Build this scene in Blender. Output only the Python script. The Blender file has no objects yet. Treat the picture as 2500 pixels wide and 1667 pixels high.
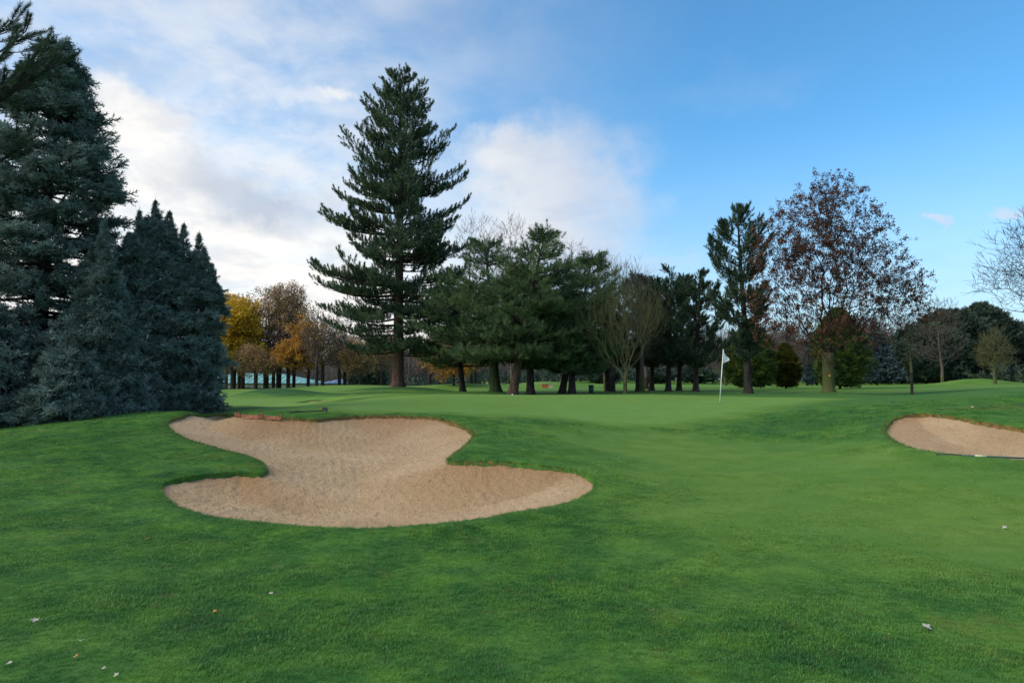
import bpy, math, random
import numpy as np
from mathutils import Vector
R = math.radians
rng = np.random.default_rng(7)
random.seed(7)
S = bpy.context.scene
COL = S.collection

# ------------------------------------------------------------------ camera
F, CX, CY, PITCH, CAMZ = 1667.0, 1250.0, 833.5, R(3.14), 1.6
cam = bpy.data.objects.new('camera', bpy.data.cameras.new('camera'))
COL.objects.link(cam)
cam.location = (0, 0, CAMZ)
cam.rotation_euler = (R(90) + PITCH, 0, 0)
cam.data.lens = 24; cam.data.sensor_width = 36
cam.data.clip_start = 0.05; cam.data.clip_end = 3000
S.camera = cam

def ray(px, py):
    """direction of a photograph pixel (2500 wide)"""
    a, b = (px - CX) / F, (CY - py) / F
    return np.array([a, math.cos(PITCH) - b * math.sin(PITCH), math.sin(PITCH) + b * math.cos(PITCH)])
def at(px, py, Y):
    d = ray(px, py)
    return np.array([d[0] / d[1] * Y, Y, CAMZ + d[2] / d[1] * Y])

# ------------------------------------------------------------------ view, sun, sky
S.view_settings.view_transform = 'Standard'
S.view_settings.look = 'None'
S.view_settings.gamma = 1
S.view_settings.exposure = 0.6
S.view_settings.use_curve_mapping = False
S.cycles.max_bounces = 6
S.cycles.transparent_max_bounces = 6

SUN_EL, SUN_AZ = R(38), R(-105)          # azimuth from +Y (view direction), negative = left
sd = bpy.data.lights.new('sun', 'SUN'); sd.energy = 2.3; sd.angle = R(45); sd.color = (1.0, 0.90, 0.74)
sun = bpy.data.objects.new('sun', sd); COL.objects.link(sun)
sun.rotation_euler = Vector((-math.sin(SUN_AZ) * math.cos(SUN_EL), -math.cos(SUN_AZ) * math.cos(SUN_EL), -math.sin(SUN_EL))).to_track_quat('-Z', 'Y').to_euler()

class NT:
    """small helper for building node trees"""
    def __init__(s, tree): s.t = tree; s.t.nodes.clear()
    def n(s, kind, **kw):
        nd = s.t.nodes.new(kind)
        ins = kw.pop('ins', {})
        for k, v in kw.items(): setattr(nd, k, v)
        for k, v in ins.items():
            if isinstance(v, bpy.types.NodeSocket): s.t.links.new(v, nd.inputs[k])
            else: nd.inputs[k].default_value = v
        return nd
    def math(s, op, a, b=0.0, c=0.0, clamp=False):
        return s.n('ShaderNodeMath', operation=op, use_clamp=clamp, ins={0: a, 1: b, 2: c}).outputs[0]
    def vm(s, op, a, b=(0, 0, 0)):
        return s.n('ShaderNodeVectorMath', operation=op, ins={0: a, 1: b}).outputs[0]
    def mix(s, f, a, b, bt='MIX'):
        nd = s.n('ShaderNodeMix', data_type='RGBA', blend_type=bt)
        for k, v in ((0, f), (6, a), (7, b)):
            if isinstance(v, bpy.types.NodeSocket): s.t.links.new(v, nd.inputs[k])
            else: nd.inputs[k].default_value = (v if k == 0 else (*v[:3], 1))
        return nd.outputs[2]
    def noise(s, vec, scale, detail=3, rough=0.55, dist=0.0, out='Fac'):
        return s.n('ShaderNodeTexNoise', ins={'Vector': vec, 'Scale': scale, 'Detail': detail, 'Roughness': rough, 'Distortion': dist}).outputs[out]
    def ramp(s, f, lo, hi, a=0.0, b=1.0, smooth=True):
        nd = s.n('ShaderNodeMapRange', interpolation_type='SMOOTHSTEP' if smooth else 'LINEAR')
        nd.clamp = True
        for k, v in enumerate((f, lo, hi, a, b)):
            if isinstance(v, bpy.types.NodeSocket): s.t.links.new(v, nd.inputs[k])
            else: nd.inputs[k].default_value = v
        return nd.outputs[0]
    def link(s, a, b): s.t.links.new(a, b)

W = bpy.data.worlds.new('World'); S.world = W; W.use_nodes = True
w = NT(W.node_tree)
tc = w.n('ShaderNodeTexCoord').outputs['Generated']
nd = w.n('ShaderNodeVectorMath', operation='NORMALIZE', ins={0: tc}).outputs[0]
sep = w.n('ShaderNodeSeparateXYZ', ins={0: nd})
X_, Y_, Z_ = sep.outputs
AZ = w.math('ARCTAN2', X_, Y_)
EL = w.math('ARCSINE', Z_)
sky = w.n('ShaderNodeTexSky', sky_type='NISHITA')
sky.sun_disc = False; sky.sun_elevation = SUN_EL; sky.sun_rotation = SUN_AZ % (2 * math.pi)
sky.air_density = 1.0; sky.dust_density = 0.6; sky.ozone_density = 2.0
skyc = w.mix(1.0, sky.outputs[0], (0.56, 1.10, 1.30), 'MULTIPLY')
# clouds: thicker banks given as patches of the sky (azimuth, elevation), broken up by noise
pv = w.n('ShaderNodeCombineXYZ', ins={0: AZ, 1: EL, 2: 0.0}).outputs[0]
# noise on the cloud plane so that the pattern stretches towards the horizon
ez = w.math('ADD', w.math('MAXIMUM', Z_, 0.0), 0.22)
pl = w.n('ShaderNodeCombineXYZ', ins={0: w.math('DIVIDE', X_, ez), 1: w.math('DIVIDE', Y_, ez), 2: 0.0}).outputs[0]
wob = w.vm('SUBTRACT', w.noise(pv, 5.0, 5, 0.6, out='Color'), (0.5, 0.5, 0.5))
wob2 = w.vm('SUBTRACT', w.noise(pv, 14.0, 4, 0.6, out='Color'), (0.5, 0.5, 0.5))
wv = w.vm('ADD', w.vm('ADD', pv, w.vm('MULTIPLY', wob, (0.22, 0.14, 0))), w.vm('MULTIPLY', wob2, (0.06, 0.045, 0)))
def patch(px, py, rx, ry, wt):
    az = math.atan((px - CX) / F); el = math.atan((925 - py) / F * math.cos(az))
    d = w.vm('MULTIPLY', w.vm('SUBTRACT', wv, (az, el, 0)), (F / rx, F / ry, 0))
    L = w.n('ShaderNodeVectorMath', operation='LENGTH', ins={0: d}).outputs['Value']
    return w.ramp(L, 0.15, 1.25, wt, 0.0)
def total(lst):
    a = patch(*lst[0])
    for p in lst[1:]: a = w.math('ADD', a, patch(*p))
    return a
CL = [(560, 700, 700, 260, 1.1), (250, 340, 280, 200, 0.8), (120, 210, 260, 140, 0.45), (430, 290, 170, 80, 0.45),
      (430, 60, 260, 80, 0.65), (740, 215, 160, 55, 0.85), (850, 190, 100, 30, 0.6), (590, 170, 90, 60, 0.3),
      (700, 450, 420, 160, 0.55), (1330, 450, 300, 210, 1.05), (1170, 335, 180, 60, 0.5), (1250, 640, 420, 130, 0.5),
      (2290, 545, 46, 18, 0.95), (2490, 522, 60, 24, 0.85), (1050, 40, 260, 90, 0.32), (1620, 620, 260, 150, 0.38),
      (2450, 730, 300, 60, 0.3), (760, 40, 120, 40, 0.3), (1900, 720, 700, 90, 0.35), (2300, 620, 60, 12, 0.3), (1800, 190, 260, 70, 0.2)]
dens = total(CL)
n1 = w.noise(pl, 1.1, 7, 0.6, 0.4)
n2 = w.noise(pl, 3.4, 6, 0.6, 0.2)
# outside the banks in view scattered cloud goes on around the sky
side = w.ramp(w.math('ABSOLUTE', AZ), 0.72, 1.2)
up = w.ramp(EL, 0.55, 0.9)
far = w.math('MAXIMUM', side, up)
dens = w.math('ADD', dens, w.math('MULTIPLY', far, w.ramp(n1, 0.40, 0.62, 0.0, 0.75)))
dens = w.math('ADD', dens, w.math('MULTIPLY', w.math('SUBTRACT', n1, 0.5), 0.75))
dens = w.math('ADD', dens, w.math('MULTIPLY', w.math('SUBTRACT', n2, 0.5), 0.60))
cover = w.ramp(dens, -0.05, 1.30)
GR = [(540, 470, 190, 70, 0.8), (700, 520, 150, 50, 0.6), (260, 130, 200, 60, 0.7), (1640, 440, 110, 60, 0.5), (1090, 60, 200, 80, 0.7),
      (900, 430, 130, 40, 0.4), (60, 200, 120, 90, 0.5), (1700, 560, 200, 60, 0.6)]
grey = w.math('ADD', total(GR), w.math('MULTIPLY', w.math('SUBTRACT', n2, 0.5), 0.9), clamp=True)
# brightness falls away from the veiled sun
sdir = (math.sin(R(-22)) * math.cos(R(6)), math.cos(R(-22)) * math.cos(R(6)), math.sin(R(6)))
toward = w.n('ShaderNodeVectorMath', operation='DOT_PRODUCT', ins={0: nd, 1: sdir}).outputs['Value']
glow = w.ramp(toward, 0.86, 0.997)
ccol = w.mix(glow, (0.47, 0.50, 0.555), (0.70, 0.685, 0.66))
ccol = w.mix(w.ramp(w.noise(pl, 5.5, 5, 0.62, 0.3), 0.42, 0.70, 0.0, 0.38), ccol, (0.36, 0.40, 0.48))
ccol = w.mix(w.math('MULTIPLY', grey, 0.75), ccol, (0.30, 0.35, 0.44))
# low pale air near the horizon
hz = w.math('ADD', w.ramp(EL, -0.02, 0.36, 0.74, 0.0), w.math('MULTIPLY', w.ramp(AZ, 0.32, -0.42, 0.0, 0.74), w.ramp(n2, 0.25, 0.70, 0.35, 1.15)))
bg1 = w.n('ShaderNodeBackground', ins={'Color': skyc, 'Strength': 0.115})
bg2 = w.n('ShaderNodeBackground', ins={'Color': ccol, 'Strength': 1.0})
fac = w.math('MAXIMUM', cover, hz)
mx = w.n('ShaderNodeMixShader', ins={0: fac, 1: bg1.outputs[0], 2: bg2.outputs[0]})
out = w.n('ShaderNodeOutputWorld', ins={'Surface': mx.outputs[0]})
W.cycles.sampling_method = 'MANUAL'; W.cycles.sample_map_resolution = 512

# ------------------------------------------------------------------ terrain height
def warp(x, y):
    r = np.sqrt(x * x + y * y) + 1e-6
    k = np.log1p(r / 5.0) / r
    return x * k, y * k
CP = []          # world x, y, z
def cp(px, py, Y): CP.append(at(px, py, Y))
def cz(x, y, z): CP.append(np.array([x, y, z], float))
for x, y in ((0, 0), (-6, 2), (6, 2), (0, 3.8), (-3.5, 5), (3.5, 5), (0, -8), (-10, -6), (10, -6), (8, 7), (0, 7.0), (-2.4, 7.2), (2, 7)): cz(x, y, 0)
for px, py, Y in ((0, 1200, 9.2), (0, 1100, 13), (0, 1047, 17), (200, 1026, 17.5), (400, 1009, 18), (-400, 1090, 16),
                  (600, 1013, 18), (780, 1014, 18), (1000, 1014, 18.2), (1110, 1030, 17), (1087, 1125, 11.9), (1300, 1135, 11.3), (1453, 1183, 9.9),
                  (652, 1145, 11.7), (450, 1170, 10.4), (407, 1033, 16.6), (1250, 1015, 18.4), (1250, 985, 24), (1250, 964, 32.5), (1000, 964, 32),
                  (800, 985, 25), (600, 987, 26), (700, 979, 34), (560, 973, 38), (560, 962, 52), (600, 951, 72), (800, 949, 66),
                  (1250, 963, 41), (1250, 952, 60), (1250, 939, 100), (1757, 984, 25.4), (1600, 967, 31), (1750, 970, 31), (1750, 963.5, 37), (1750, 951, 52), (1750, 939, 92),
                  (1550, 1060, 16), (1700, 1010, 20.5), (1900, 1105, 13.6), (1900, 1050, 16.5), (1930, 985, 23), (2022, 963, 37), (2225, 963, 37), (2100, 939, 92),
                  (2300, 1117, 11.3), (2160, 1050, 14.5), (2240, 1009, 16.2), (2500, 1130, 10.9), (2500, 1047, 13.8), (2500, 975, 18.5), (2500, 946, 30), (2300, 968, 24), (2350, 940, 60), (2500, 937, 70),
                  (3000, 1100, 12), (3000, 960, 22), (2080, 1010, 18), (1700, 1200, 9.7), (1500, 1300, 7.2)): cp(px, py, Y)
for x, y, z in ((-9, 21, 0.42), (-13, 24, 0.4), (-16, 20, 0.35), (-10, 28, 0.42), (-30, 20, 0.2), (-30, 40, 0.3), (-45, 110, -1.7), (-28, 118, -1.7), (-70, 90, -1.4), (-50, 75, 0.3), (-15, 130, -0.6),
                (30, 8, 0.3), (40, 40, 1.0), (70, 90, 1.0), (30, 130, 0.9), (60, 150, 1.0)): cz(x, y, z)
for k in range(10):
    a = k * math.tau / 10
    cz(420 * math.cos(a), 420 * math.sin(a), 0.6); 
    if math.sin(a) < 0.3: cz(40 * math.cos(a), 40 * math.sin(a), 0.2)
CP = np.array(CP)
cu = np.stack(warp(CP[:, 0], CP[:, 1]), 1)
def tps(r2): return 0.5 * r2 * np.log(r2 + 1e-9)
n_ = len(CP)
A = np.zeros((n_ + 3, n_ + 3))
d2 = ((cu[:, None] - cu[None]) ** 2).sum(-1)
A[:n_, :n_] = tps(d2) + np.eye(n_) * 0.0015
A[:n_, n_] = 1; A[:n_, n_ + 1:] = cu; A[n_, :n_] = 1; A[n_ + 1:, :n_] = cu.T
SOL = np.linalg.solve(A, np.concatenate([CP[:, 2], [0, 0, 0]]))
MOUNDS = [(*at(662, 950, 40)[:2], 2.2, 1.9, 0.50), (*at(972, 950, 44)[:2], 3.6, 2.4, 0.33), (*at(925, 955, 38)[:2], 3.2, 1.6, 0.12), (*at(1210, 957, 42)[:2], 1.4, 1.4, 0.16),
          (*at(1150, 945, 62)[:2], 5, 3, 0.55), (*at(1330, 945, 74)[:2], 5, 3, 0.5), (*at(2385, 935, 72)[:2], 3.4, 2.5, 0.62), (*at(2022, 962, 37)[:2], 1.5, 1.2, 0.16),
          (*at(870, 950, 60)[:2], 6, 3, 0.35), (*at(1700, 940, 110)[:2], 30, 5, 0.5), (*at(520, 960, 50)[:2], 5, 3, 0.15), (*at(725, 960, 38.6)[:2], 1.6, 1.4, 0.22)]
def H(x, y):
    x = np.asarray(x, float); y = np.asarray(y, float)
    sh = x.shape; x = x.ravel(); y = y.ravel()
    z = np.empty_like(x)
    for i in range(0, len(x), 40000):
        a, b = warp(x[i:i + 40000], y[i:i + 40000])
        r2 = (a[:, None] - cu[None, :, 0]) ** 2 + (b[:, None] - cu[None, :, 1]) ** 2
        z[i:i + 40000] = tps(r2) @ SOL[:n_] + SOL[n_] + a * SOL[n_ + 1] + b * SOL[n_ + 2]
    for mx_, my_, sx, sy, h in MOUNDS:
        z += h * np.exp(-((x - mx_) / sx) ** 2 - ((y - my_) / sy) ** 2)
    # gentle unevenness
    z += 0.012 * np.sin(x * 1.3 + 0.4 * y) * np.sin(y * 0.9 - 0.3 * x) + 0.02 * np.sin(x * 0.31 + 1) * np.sin(y * 0.27)
    return z.reshape(sh)
YS = np.concatenate([np.arange(2.2, 24, 0.04), np.arange(24, 60, 0.15)])
def hit(px, py):
    d = ray(px, py)
    x = d[0] / d[1] * YS; z = CAMZ + d[2] / d[1] * YS
    below = np.nonzero(z < H(x, YS))[0]
    i = below[0] if len(below) else len(YS) - 1
    return np.array([x[i], YS[i], H(x[i:i+1], YS[i:i+1])[0]])
def gz(x, y): return float(H(np.array([x]), np.array([y]))[0])

def smooth_poly(pts, n=3):
    p = np.array(pts)
    for _ in range(n):
        q = np.roll(p, -1, 0)
        p = np.stack([0.75 * p + 0.25 * q, 0.25 * p + 0.75 * q], 1).reshape(-1, 2)
    return p
def sdist(P, x, y):
    """signed distance to a closed polygon, positive inside"""
    x = np.asarray(x, float); y = np.asarray(y, float)
    sh = x.shape; x = x.ravel(); y = y.ravel()
    best = np.full(x.shape, 1e9); ins = np.zeros(x.shape, bool)
    Q = np.roll(P, -1, 0)
    for (ax, ay), (bx, by) in zip(P, Q):
        dx, dy = bx - ax, by - ay
        t = np.clip(((x - ax) * dx + (y - ay) * dy) / (dx * dx + dy * dy + 1e-12), 0, 1)
        best = np.minimum(best, (x - ax - t * dx) ** 2 + (y - ay - t * dy) ** 2)
        c = ((ay > y) != (by > y)) & (x < (bx - ax) * (y - ay) / (by - ay + 1e-12) + ax)
        ins ^= c
    d = np.sqrt(best)
    return np.where(ins, d, -d).reshape(sh)
K = 2500 / 2352
B1 = [(383,972),(400,962),(430,956),(480,952),(530,952),(560,955),(600,960),(650,960),(690,963),(720,966),(745,963),(770,960),(820,957),(900,956),(960,958),(1010,963),(1050,975),(1078,990),(1087,1000),(1080,1012),(1060,1030),(1035,1047),(1020,1059),(1050,1063),(1100,1063),(1150,1063),(1200,1068),(1260,1075),(1310,1080),(1345,1090),(1362,1100),(1367,1112),(1358,1130),(1330,1148),(1280,1163),(1200,1178),(1120,1192),(1030,1207),(940,1213),(860,1218),(760,1218),(680,1212),(600,1205),(520,1195),(460,1182),(420,1168),(385,1148),(370,1132),(370,1120),(380,1110),(410,1102),(450,1095),(500,1090),(545,1087),(580,1089),(602,1090),(614,1082),(613,1072),(600,1060),(570,1048),(520,1035),(480,1025),(440,1014),(410,1000),(390,985)]
B2 = [(2160,1050),(2175,1030),(2190,1020),(2230,1012),(2280,1013),(2340,1022),(2400,1034),(2460,1044),(2520,1052),(2600,1066),(2680,1085),(2720,1110),(2680,1135),(2580,1136),(2500,1128),(2400,1119),(2300,1110),(2230,1097),(2190,1080),(2168,1064)]
P1 = smooth_poly([hit(a * K, b * K)[:2] for a, b in B1], 2)
P2 = smooth_poly([hit(a, b)[:2] for a, b in B2], 2)
c3 = at(787, 976, 33)
P3 = smooth_poly([(c3[0] - 0.9, 31.5), (c3[0] + 0.2, 31), (c3[0] + 1.0, 31.6), (c3[0] + 1.1, 33), (c3[0], 33.6), (c3[0] - 0.8, 33)], 2)
def bunk(x, y):
    return np.maximum(np.maximum(sdist(P1, x, y), sdist(P2, x, y)), sdist(P3, x, y))
GREEN = smooth_poly([(-6.2, 21), (-5.0, 18.9), (-2, 18.6), (0.0, 18.9), (2.2, 17.6), (5, 17.8), (7.4, 20.5), (10.2, 23.5), (13.5, 27), (13, 32), (8, 34.5), (0, 35), (-4.5, 33.5), (-7.5, 28), (-7.2, 24)], 2)
FAIR = smooth_poly([hit(a, b)[:2] for a, b in ((1330, 1050), (1440, 1110), (1500, 1180), (1590, 1265), (1750, 1335), (1930, 1400), (2150, 1440), (2499, 1460))] +
                   [(12, 5.0), (24, 6), (24, 10.5), (11.5, 9.6), (8.5, 10.2), (7.6, 11.2), (6.6, 13.5), (5.2, 16), (3.5, 17.2), (1.8, 16.8)], 2)

def edge_noise(x, y): return 0.45 * np.sin(x * 1.7 + 1.2 * np.sin(y * 0.9)) * np.sin(y * 1.3 + np.sin(x)) + 0.2 * np.sin(x * 4.1 + y * 2.3)
def ax(segs):
    o = [segs[0][0]]
    for a, b, s0, s1 in segs:
        v = a; n = 0
        while v < b - 1e-6:
            t = (v - a) / (b - a); v += s0 * (s1 / s0) ** t if a >= 0 or s0 != s1 else s0
            o.append(min(v, b))
    return np.array(sorted(set(np.round(o, 4))))
def sym(half): return np.concatenate([-half[::-1], half[half > 0]])
xr = np.concatenate([np.arange(0, 6.0, 0.05), np.arange(6.0, 14, 0.075), 14 * np.exp(np.arange(0, 4.15, 0.03))])
xg = sym(xr)
yg = np.concatenate([-20 * np.exp(np.arange(3.3, 0, -0.15)), np.arange(-20, 2, 1.0), np.arange(2, 19, 0.05), np.arange(19, 36, 0.12), 36 * np.exp(np.arange(0, 3.1, 0.02))])
GX, GY = np.meshgrid(xg, yg)
BASE = H(GX, GY)
near = (GX > -13) & (GX < 18) & (GY > 5) & (GY < 36)
D = np.full(GX.shape, -9.0)
D[near] = bunk(GX[near], GY[near])
ramp01 = np.clip((D + 0.02) / 0.16, 0, 1)
# turf swells a little before the edge, then drops under the sand
swell = 0.05 * np.exp(-((D + 0.30) / 0.28) ** 2) * (D < 0.02)
GZ = BASE + swell - 0.75 * ramp01

def grid_mesh(name, X, Y, Z, keep=None):
    ny, nx = X.shape
    v = np.stack([X, Y, Z], -1).reshape(-1, 3)
    i = np.arange(ny * nx).reshape(ny, nx)
    q = np.stack([i[:-1, :-1], i[:-1, 1:], i[1:, 1:], i[1:, :-1]], -1).reshape(-1, 4)
    if keep is not None:
        kf = keep.ravel()[q].any(1); q = q[kf]
        used = np.zeros(len(v), bool); used[q.ravel()] = True
        remap = np.cumsum(used) - 1; v = v[used]; q = remap[q]
    else: used = None
    me = bpy.data.meshes.new(name)
    me.vertices.add(len(v)); me.vertices.foreach_set('co', v.ravel())
    me.loops.add(q.size); me.loops.foreach_set('vertex_index', q.ravel().astype(np.int32))
    me.polygons.add(len(q)); me.polygons.foreach_set('loop_start', np.arange(0, q.size, 4, dtype=np.int32))
    me.polygons.foreach_set('use_smooth', np.ones(len(q), bool))
    me.update(calc_edges=True)
    return me, used
def attr(me, name, vals):
    a = me.attributes.new(name, 'FLOAT', 'POINT'); a.data.foreach_set('value', np.asarray(vals, np.float32).ravel())

def link(o, parent=None, **props):
    COL.objects.link(o)
    if parent is not None: o.parent = parent
    for k, v in props.items(): o[k] = v
    return o

# ------------------------------------------------------------------ materials
def material(name):
    m = bpy.data.materials.new(name); m.use_nodes = True
    return m, NT(m.node_tree)
def finish(t, col, rough=0.7, spec=0.3, bump=None, bstr=0.3, bdist=0.02, trans=0.0, tcol=None, sheen=0.0):
    ins = {'Base Color': col if isinstance(col, bpy.types.NodeSocket) else (*col[:3], 1), 'Roughness': rough, 'Specular IOR Level': spec}
    p = t.n('ShaderNodeBsdfPrincipled', ins=ins)
    if sheen: p.inputs['Sheen Weight'].default_value = sheen; p.inputs['Sheen Roughness'].default_value = 0.4
    if bump is not None:
        b = t.n('ShaderNodeBump', ins={'Height': bump, 'Strength': bstr, 'Distance': bdist})
        t.link(b.outputs[0], p.inputs['Normal'])
    sh = p.outputs[0]
    if trans:
        tr = t.n('ShaderNodeBsdfTranslucent', ins={'Color': tcol if tcol is not None else ins['Base Color']})
        sh = t.n('ShaderNodeMixShader', ins={0: trans, 1: sh, 2: tr.outputs[0]}).outputs[0]
    t.n('ShaderNodeOutputMaterial', ins={'Surface': sh})
def pos(t): return t.n('ShaderNodeNewGeometry').outputs['Position']
def turf_colour(t, P, kind):
    """kind: socket 0 rough, 0.5 fairway, 1 green"""
    a = t.noise(P, 0.45, 4, 0.6); b = t.noise(P, 2.2, 4, 0.6); c = t.noise(P, 9.0, 3, 0.6)
    rough = t.mix(t.ramp(b, 0.34, 0.68), (0.024, 0.108, 0.018), (0.074, 0.184, 0.024))
    rough = t.mix(t.ramp(a, 0.48, 0.72, 0, 0.55), rough, (0.028, 0.115, 0.026))
    rough = t.mix(t.ramp(c, 0.58, 0.80, 0, 0.35), rough, (0.110, 0.165, 0.034))
    d = t.noise(P, 0.8, 5, 0.7)
    rough = t.mix(t.ramp(d, 0.55, 0.72, 0, 0.6), rough, (0.016, 0.072, 0.018))
    rough = t.mix(t.ramp(d, 0.42, 0.30, 0, 0.45), rough, (0.105, 0.160, 0.030))
    rough = t.mix(t.ramp(t.noise(P, 1.7, 4, 0.75), 0.66, 0.76, 0, 0.7), rough, (0.085, 0.085, 0.035))
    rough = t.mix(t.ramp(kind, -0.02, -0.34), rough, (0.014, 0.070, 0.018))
    fair = t.mix(t.ramp(b, 0.3, 0.7), (0.088, 0.180, 0.022), (0.126, 0.222, 0.036))
    d = t.noise(P, 0.8, 5, 0.7)
    rough = t.mix(t.ramp(d, 0.55, 0.72, 0, 0.6), rough, (0.016, 0.072, 0.018))
    rough = t.mix(t.ramp(d, 0.42, 0.30, 0, 0.45), rough, (0.105, 0.160, 0.030))
    rough = t.mix(t.ramp(t.noise(P, 1.7, 4, 0.75), 0.66, 0.76, 0, 0.7), rough, (0.085, 0.085, 0.035))
    fair = t.mix(t.ramp(a, 0.40, 0.66, 0, 0.6), fair, (0.070, 0.176, 0.030))
    green = t.mix(t.ramp(b, 0.32, 0.7), (0.125, 0.255, 0.045), (0.150, 0.280, 0.066))
    green = t.mix(t.ramp(a, 0.42, 0.66, 0, 0.55), green, (0.140, 0.240, 0.032))
    col = t.mix(t.ramp(kind, 0.0, 0.5, smooth=False), rough, fair)
    return t.mix(t.ramp(kind, 0.5, 1.0, smooth=False), col, green)

mGround, t = material('turf')
P = pos(t)
kind = t.n('ShaderNodeAttribute', attribute_name='cut').outputs['Fac']
soil = t.n('ShaderNodeAttribute', attribute_name='soil').outputs['Fac']
col = turf_colour(t, P, kind)
far_ = t.n('ShaderNodeAttribute', attribute_name='meadow').outputs['Fac']
col = t.mix(far_, col, t.mix(t.ramp(t.noise(P, 0.35, 4), 0.35, 0.65), (0.075, 0.180, 0.020), (0.135, 0.240, 0.040)))
stripe = t.noise(t.vm('MULTIPLY', P, (0.25, 1.6, 1.0)), 1.0, 3, 0.6)
col = t.mix(t.ramp(stripe, 0.3, 0.75, 0.0, 0.35), col, t.mix(0.5, col, (0.19, 0.26, 0.09)))
fine = t.noise(P, 60.0, 2, 0.7)
col = t.mix(t.ramp(fine, 0.35, 0.7, 0.0, 0.45), col, t.mix(0.6, col, (0.02, 0.05, 0.012)))
sn = t.noise(P, 14.0, 4, 0.65)
sm = t.ramp(t.math('ADD', soil, t.math('MULTIPLY', t.math('SUBTRACT', sn, 0.5), 1.3)), 0.42, 0.72)
scol = t.mix(t.ramp(t.noise(P, 30, 3), 0.3, 0.7), (0.115, 0.060, 0.024), (0.25, 0.145, 0.06))
col = t.mix(sm, col, scol)
bh = t.math('ADD', t.noise(P, 38.0, 4, 0.7), t.math('MULTIPLY', t.noise(P, 6.0, 3, 0.6), 0.8))
finish(t, col, 0.9, 0.1, bh, 0.4, 0.02)

mSand, t = material('sand')
P = pos(t)
sp = t.n('ShaderNodeSeparateXYZ', ins={0: P})
wobx = t.math('MULTIPLY', t.noise(P, 0.35, 1), 1.3)
# rake furrows that fan out from the far face to the near edge
uu = t.math('ADD', t.math('MULTIPLY', sp.outputs[0], 1.0), t.math('ADD', t.math('MULTIPLY', sp.outputs[1], 0.32), wobx))
wv_ = t.n('ShaderNodeTexWave', wave_type='BANDS', bands_direction='X', ins={'Vector': t.n('ShaderNodeCombineXYZ', ins={0: uu, 1: 0.0, 2: 0.0}).outputs[0], 'Scale': 5.2, 'Distortion': 0.0}).outputs['Fac']
brk = t.noise(t.vm('MULTIPLY', P, (3.0, 1.2, 1.0)), 1.3, 4, 0.65)
g1 = t.noise(t.vm('MULTIPLY', P, (1.0, 0.6, 1.0)), 30.0, 5, 0.8); g2 = t.noise(P, 110.0, 3, 0.7); g3 = t.noise(P, 8.0, 3, 0.6)
hgt = t.math('ADD', t.math('MULTIPLY', wv_, t.ramp(brk, 0.46, 0.66, 0.0, 0.34)), t.math('ADD', t.math('MULTIPLY', g1, 3.4), t.math('MULTIPLY', g3, 0.7)))
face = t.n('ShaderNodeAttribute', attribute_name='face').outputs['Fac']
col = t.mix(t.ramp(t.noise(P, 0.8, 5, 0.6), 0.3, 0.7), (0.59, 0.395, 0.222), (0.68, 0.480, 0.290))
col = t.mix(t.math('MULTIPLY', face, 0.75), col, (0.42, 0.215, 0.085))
col = t.mix(t.ramp(g1, 0.52, 0.66, 0.0, 0.75), col, (0.17, 0.105, 0.055))
col = t.mix(t.ramp(g2, 0.5, 0.75, 0.0, 0.4), col, (0.66, 0.52, 0.38))
finish(t, col, 0.95, 0.1, hgt, 0.85, 0.030)

def plain(name, c, rough=0.6, spec=0.3, var=0.25, scale=8.0, metal=0.0):
    m, t = material(name)
    P = t.n('ShaderNodeTexCoord').outputs['Object']
    f = t.noise(P, scale, 4, 0.6)
    col = t.mix(t.ramp(f, 0.3, 0.75), [v * (1 - var) for v in c], [min(1, v * (1 + var)) for v in c])
    finish(t, col, rough, spec, f, 0.15, 0.01)
    return m
def bark(name, a, b, moss=None, scale=5.0):
    m, t = material(name)
    P = t.n('ShaderNodeTexCoord').outputs['Object']
    v = t.vm('MULTIPLY', P, (1.0, 1.0, 0.22))
    f = t.noise(v, scale * 2.2, 5, 0.7, 0.6)
    col = t.mix(t.ramp(f, 0.35, 0.65), a, b)
    if moss:
        z = t.n('ShaderNodeSeparateXYZ', ins={0: P}).outputs[2]
        ms = t.math('ADD', t.ramp(z, moss[1], 0.0, 0.0, 0.75), t.math('MULTIPLY', t.math('SUBTRACT', t.noise(P, 3.0, 3), 0.5), 0.9), clamp=True)
        col = t.mix(ms, col, moss[0])
    finish(t, col, 0.9, 0.15, f, 0.8, 0.04)
    return m
def foliage(name, dark, mid, light, trans=0.25, clump=0.9, rough=0.55, spec=0.25):
    m, t = material(name)
    P = pos(t)
    rnd = t.n('ShaderNodeObjectInfo').outputs['Random']
    f = t.math('ADD', t.math('MULTIPLY', t.noise(P, clump, 3, 0.6), 0.75), t.math('MULTIPLY', rnd, 0.35))
    col = t.mix(t.ramp(f, 0.34, 0.56), dark, mid)
    col = t.mix(t.ramp(f, 0.52, 0.72), col, light)
    finish(t, col, rough, spec, trans=trans)
    return m
mBark = bark('pine_bark', (0.035, 0.025, 0.020), (0.130, 0.080, 0.060), None, 4)
mBarkLow = bark('pine_bark_red', (0.055, 0.032, 0.024), (0.165, 0.098, 0.074), None, 4)
mBarkDark = bark('dark_bark', (0.020, 0.018, 0.016), (0.070, 0.058, 0.050))
mBarkMoss = bark('mossy_bark', (0.045, 0.038, 0.028), (0.135, 0.110, 0.080), ((0.075, 0.095, 0.022), 3.2))
mBarkIvy = bark('green_bark', (0.018, 0.030, 0.014), (0.050, 0.075, 0.030))
mTwig = plain('twig_grey_brown', (0.105, 0.082, 0.072), 0.8)
mTwigDark = plain('twig_dark', (0.030, 0.024, 0.022), 0.9)
mTwigOlive = plain('twig_olive', (0.115, 0.115, 0.048), 0.8)
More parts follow.
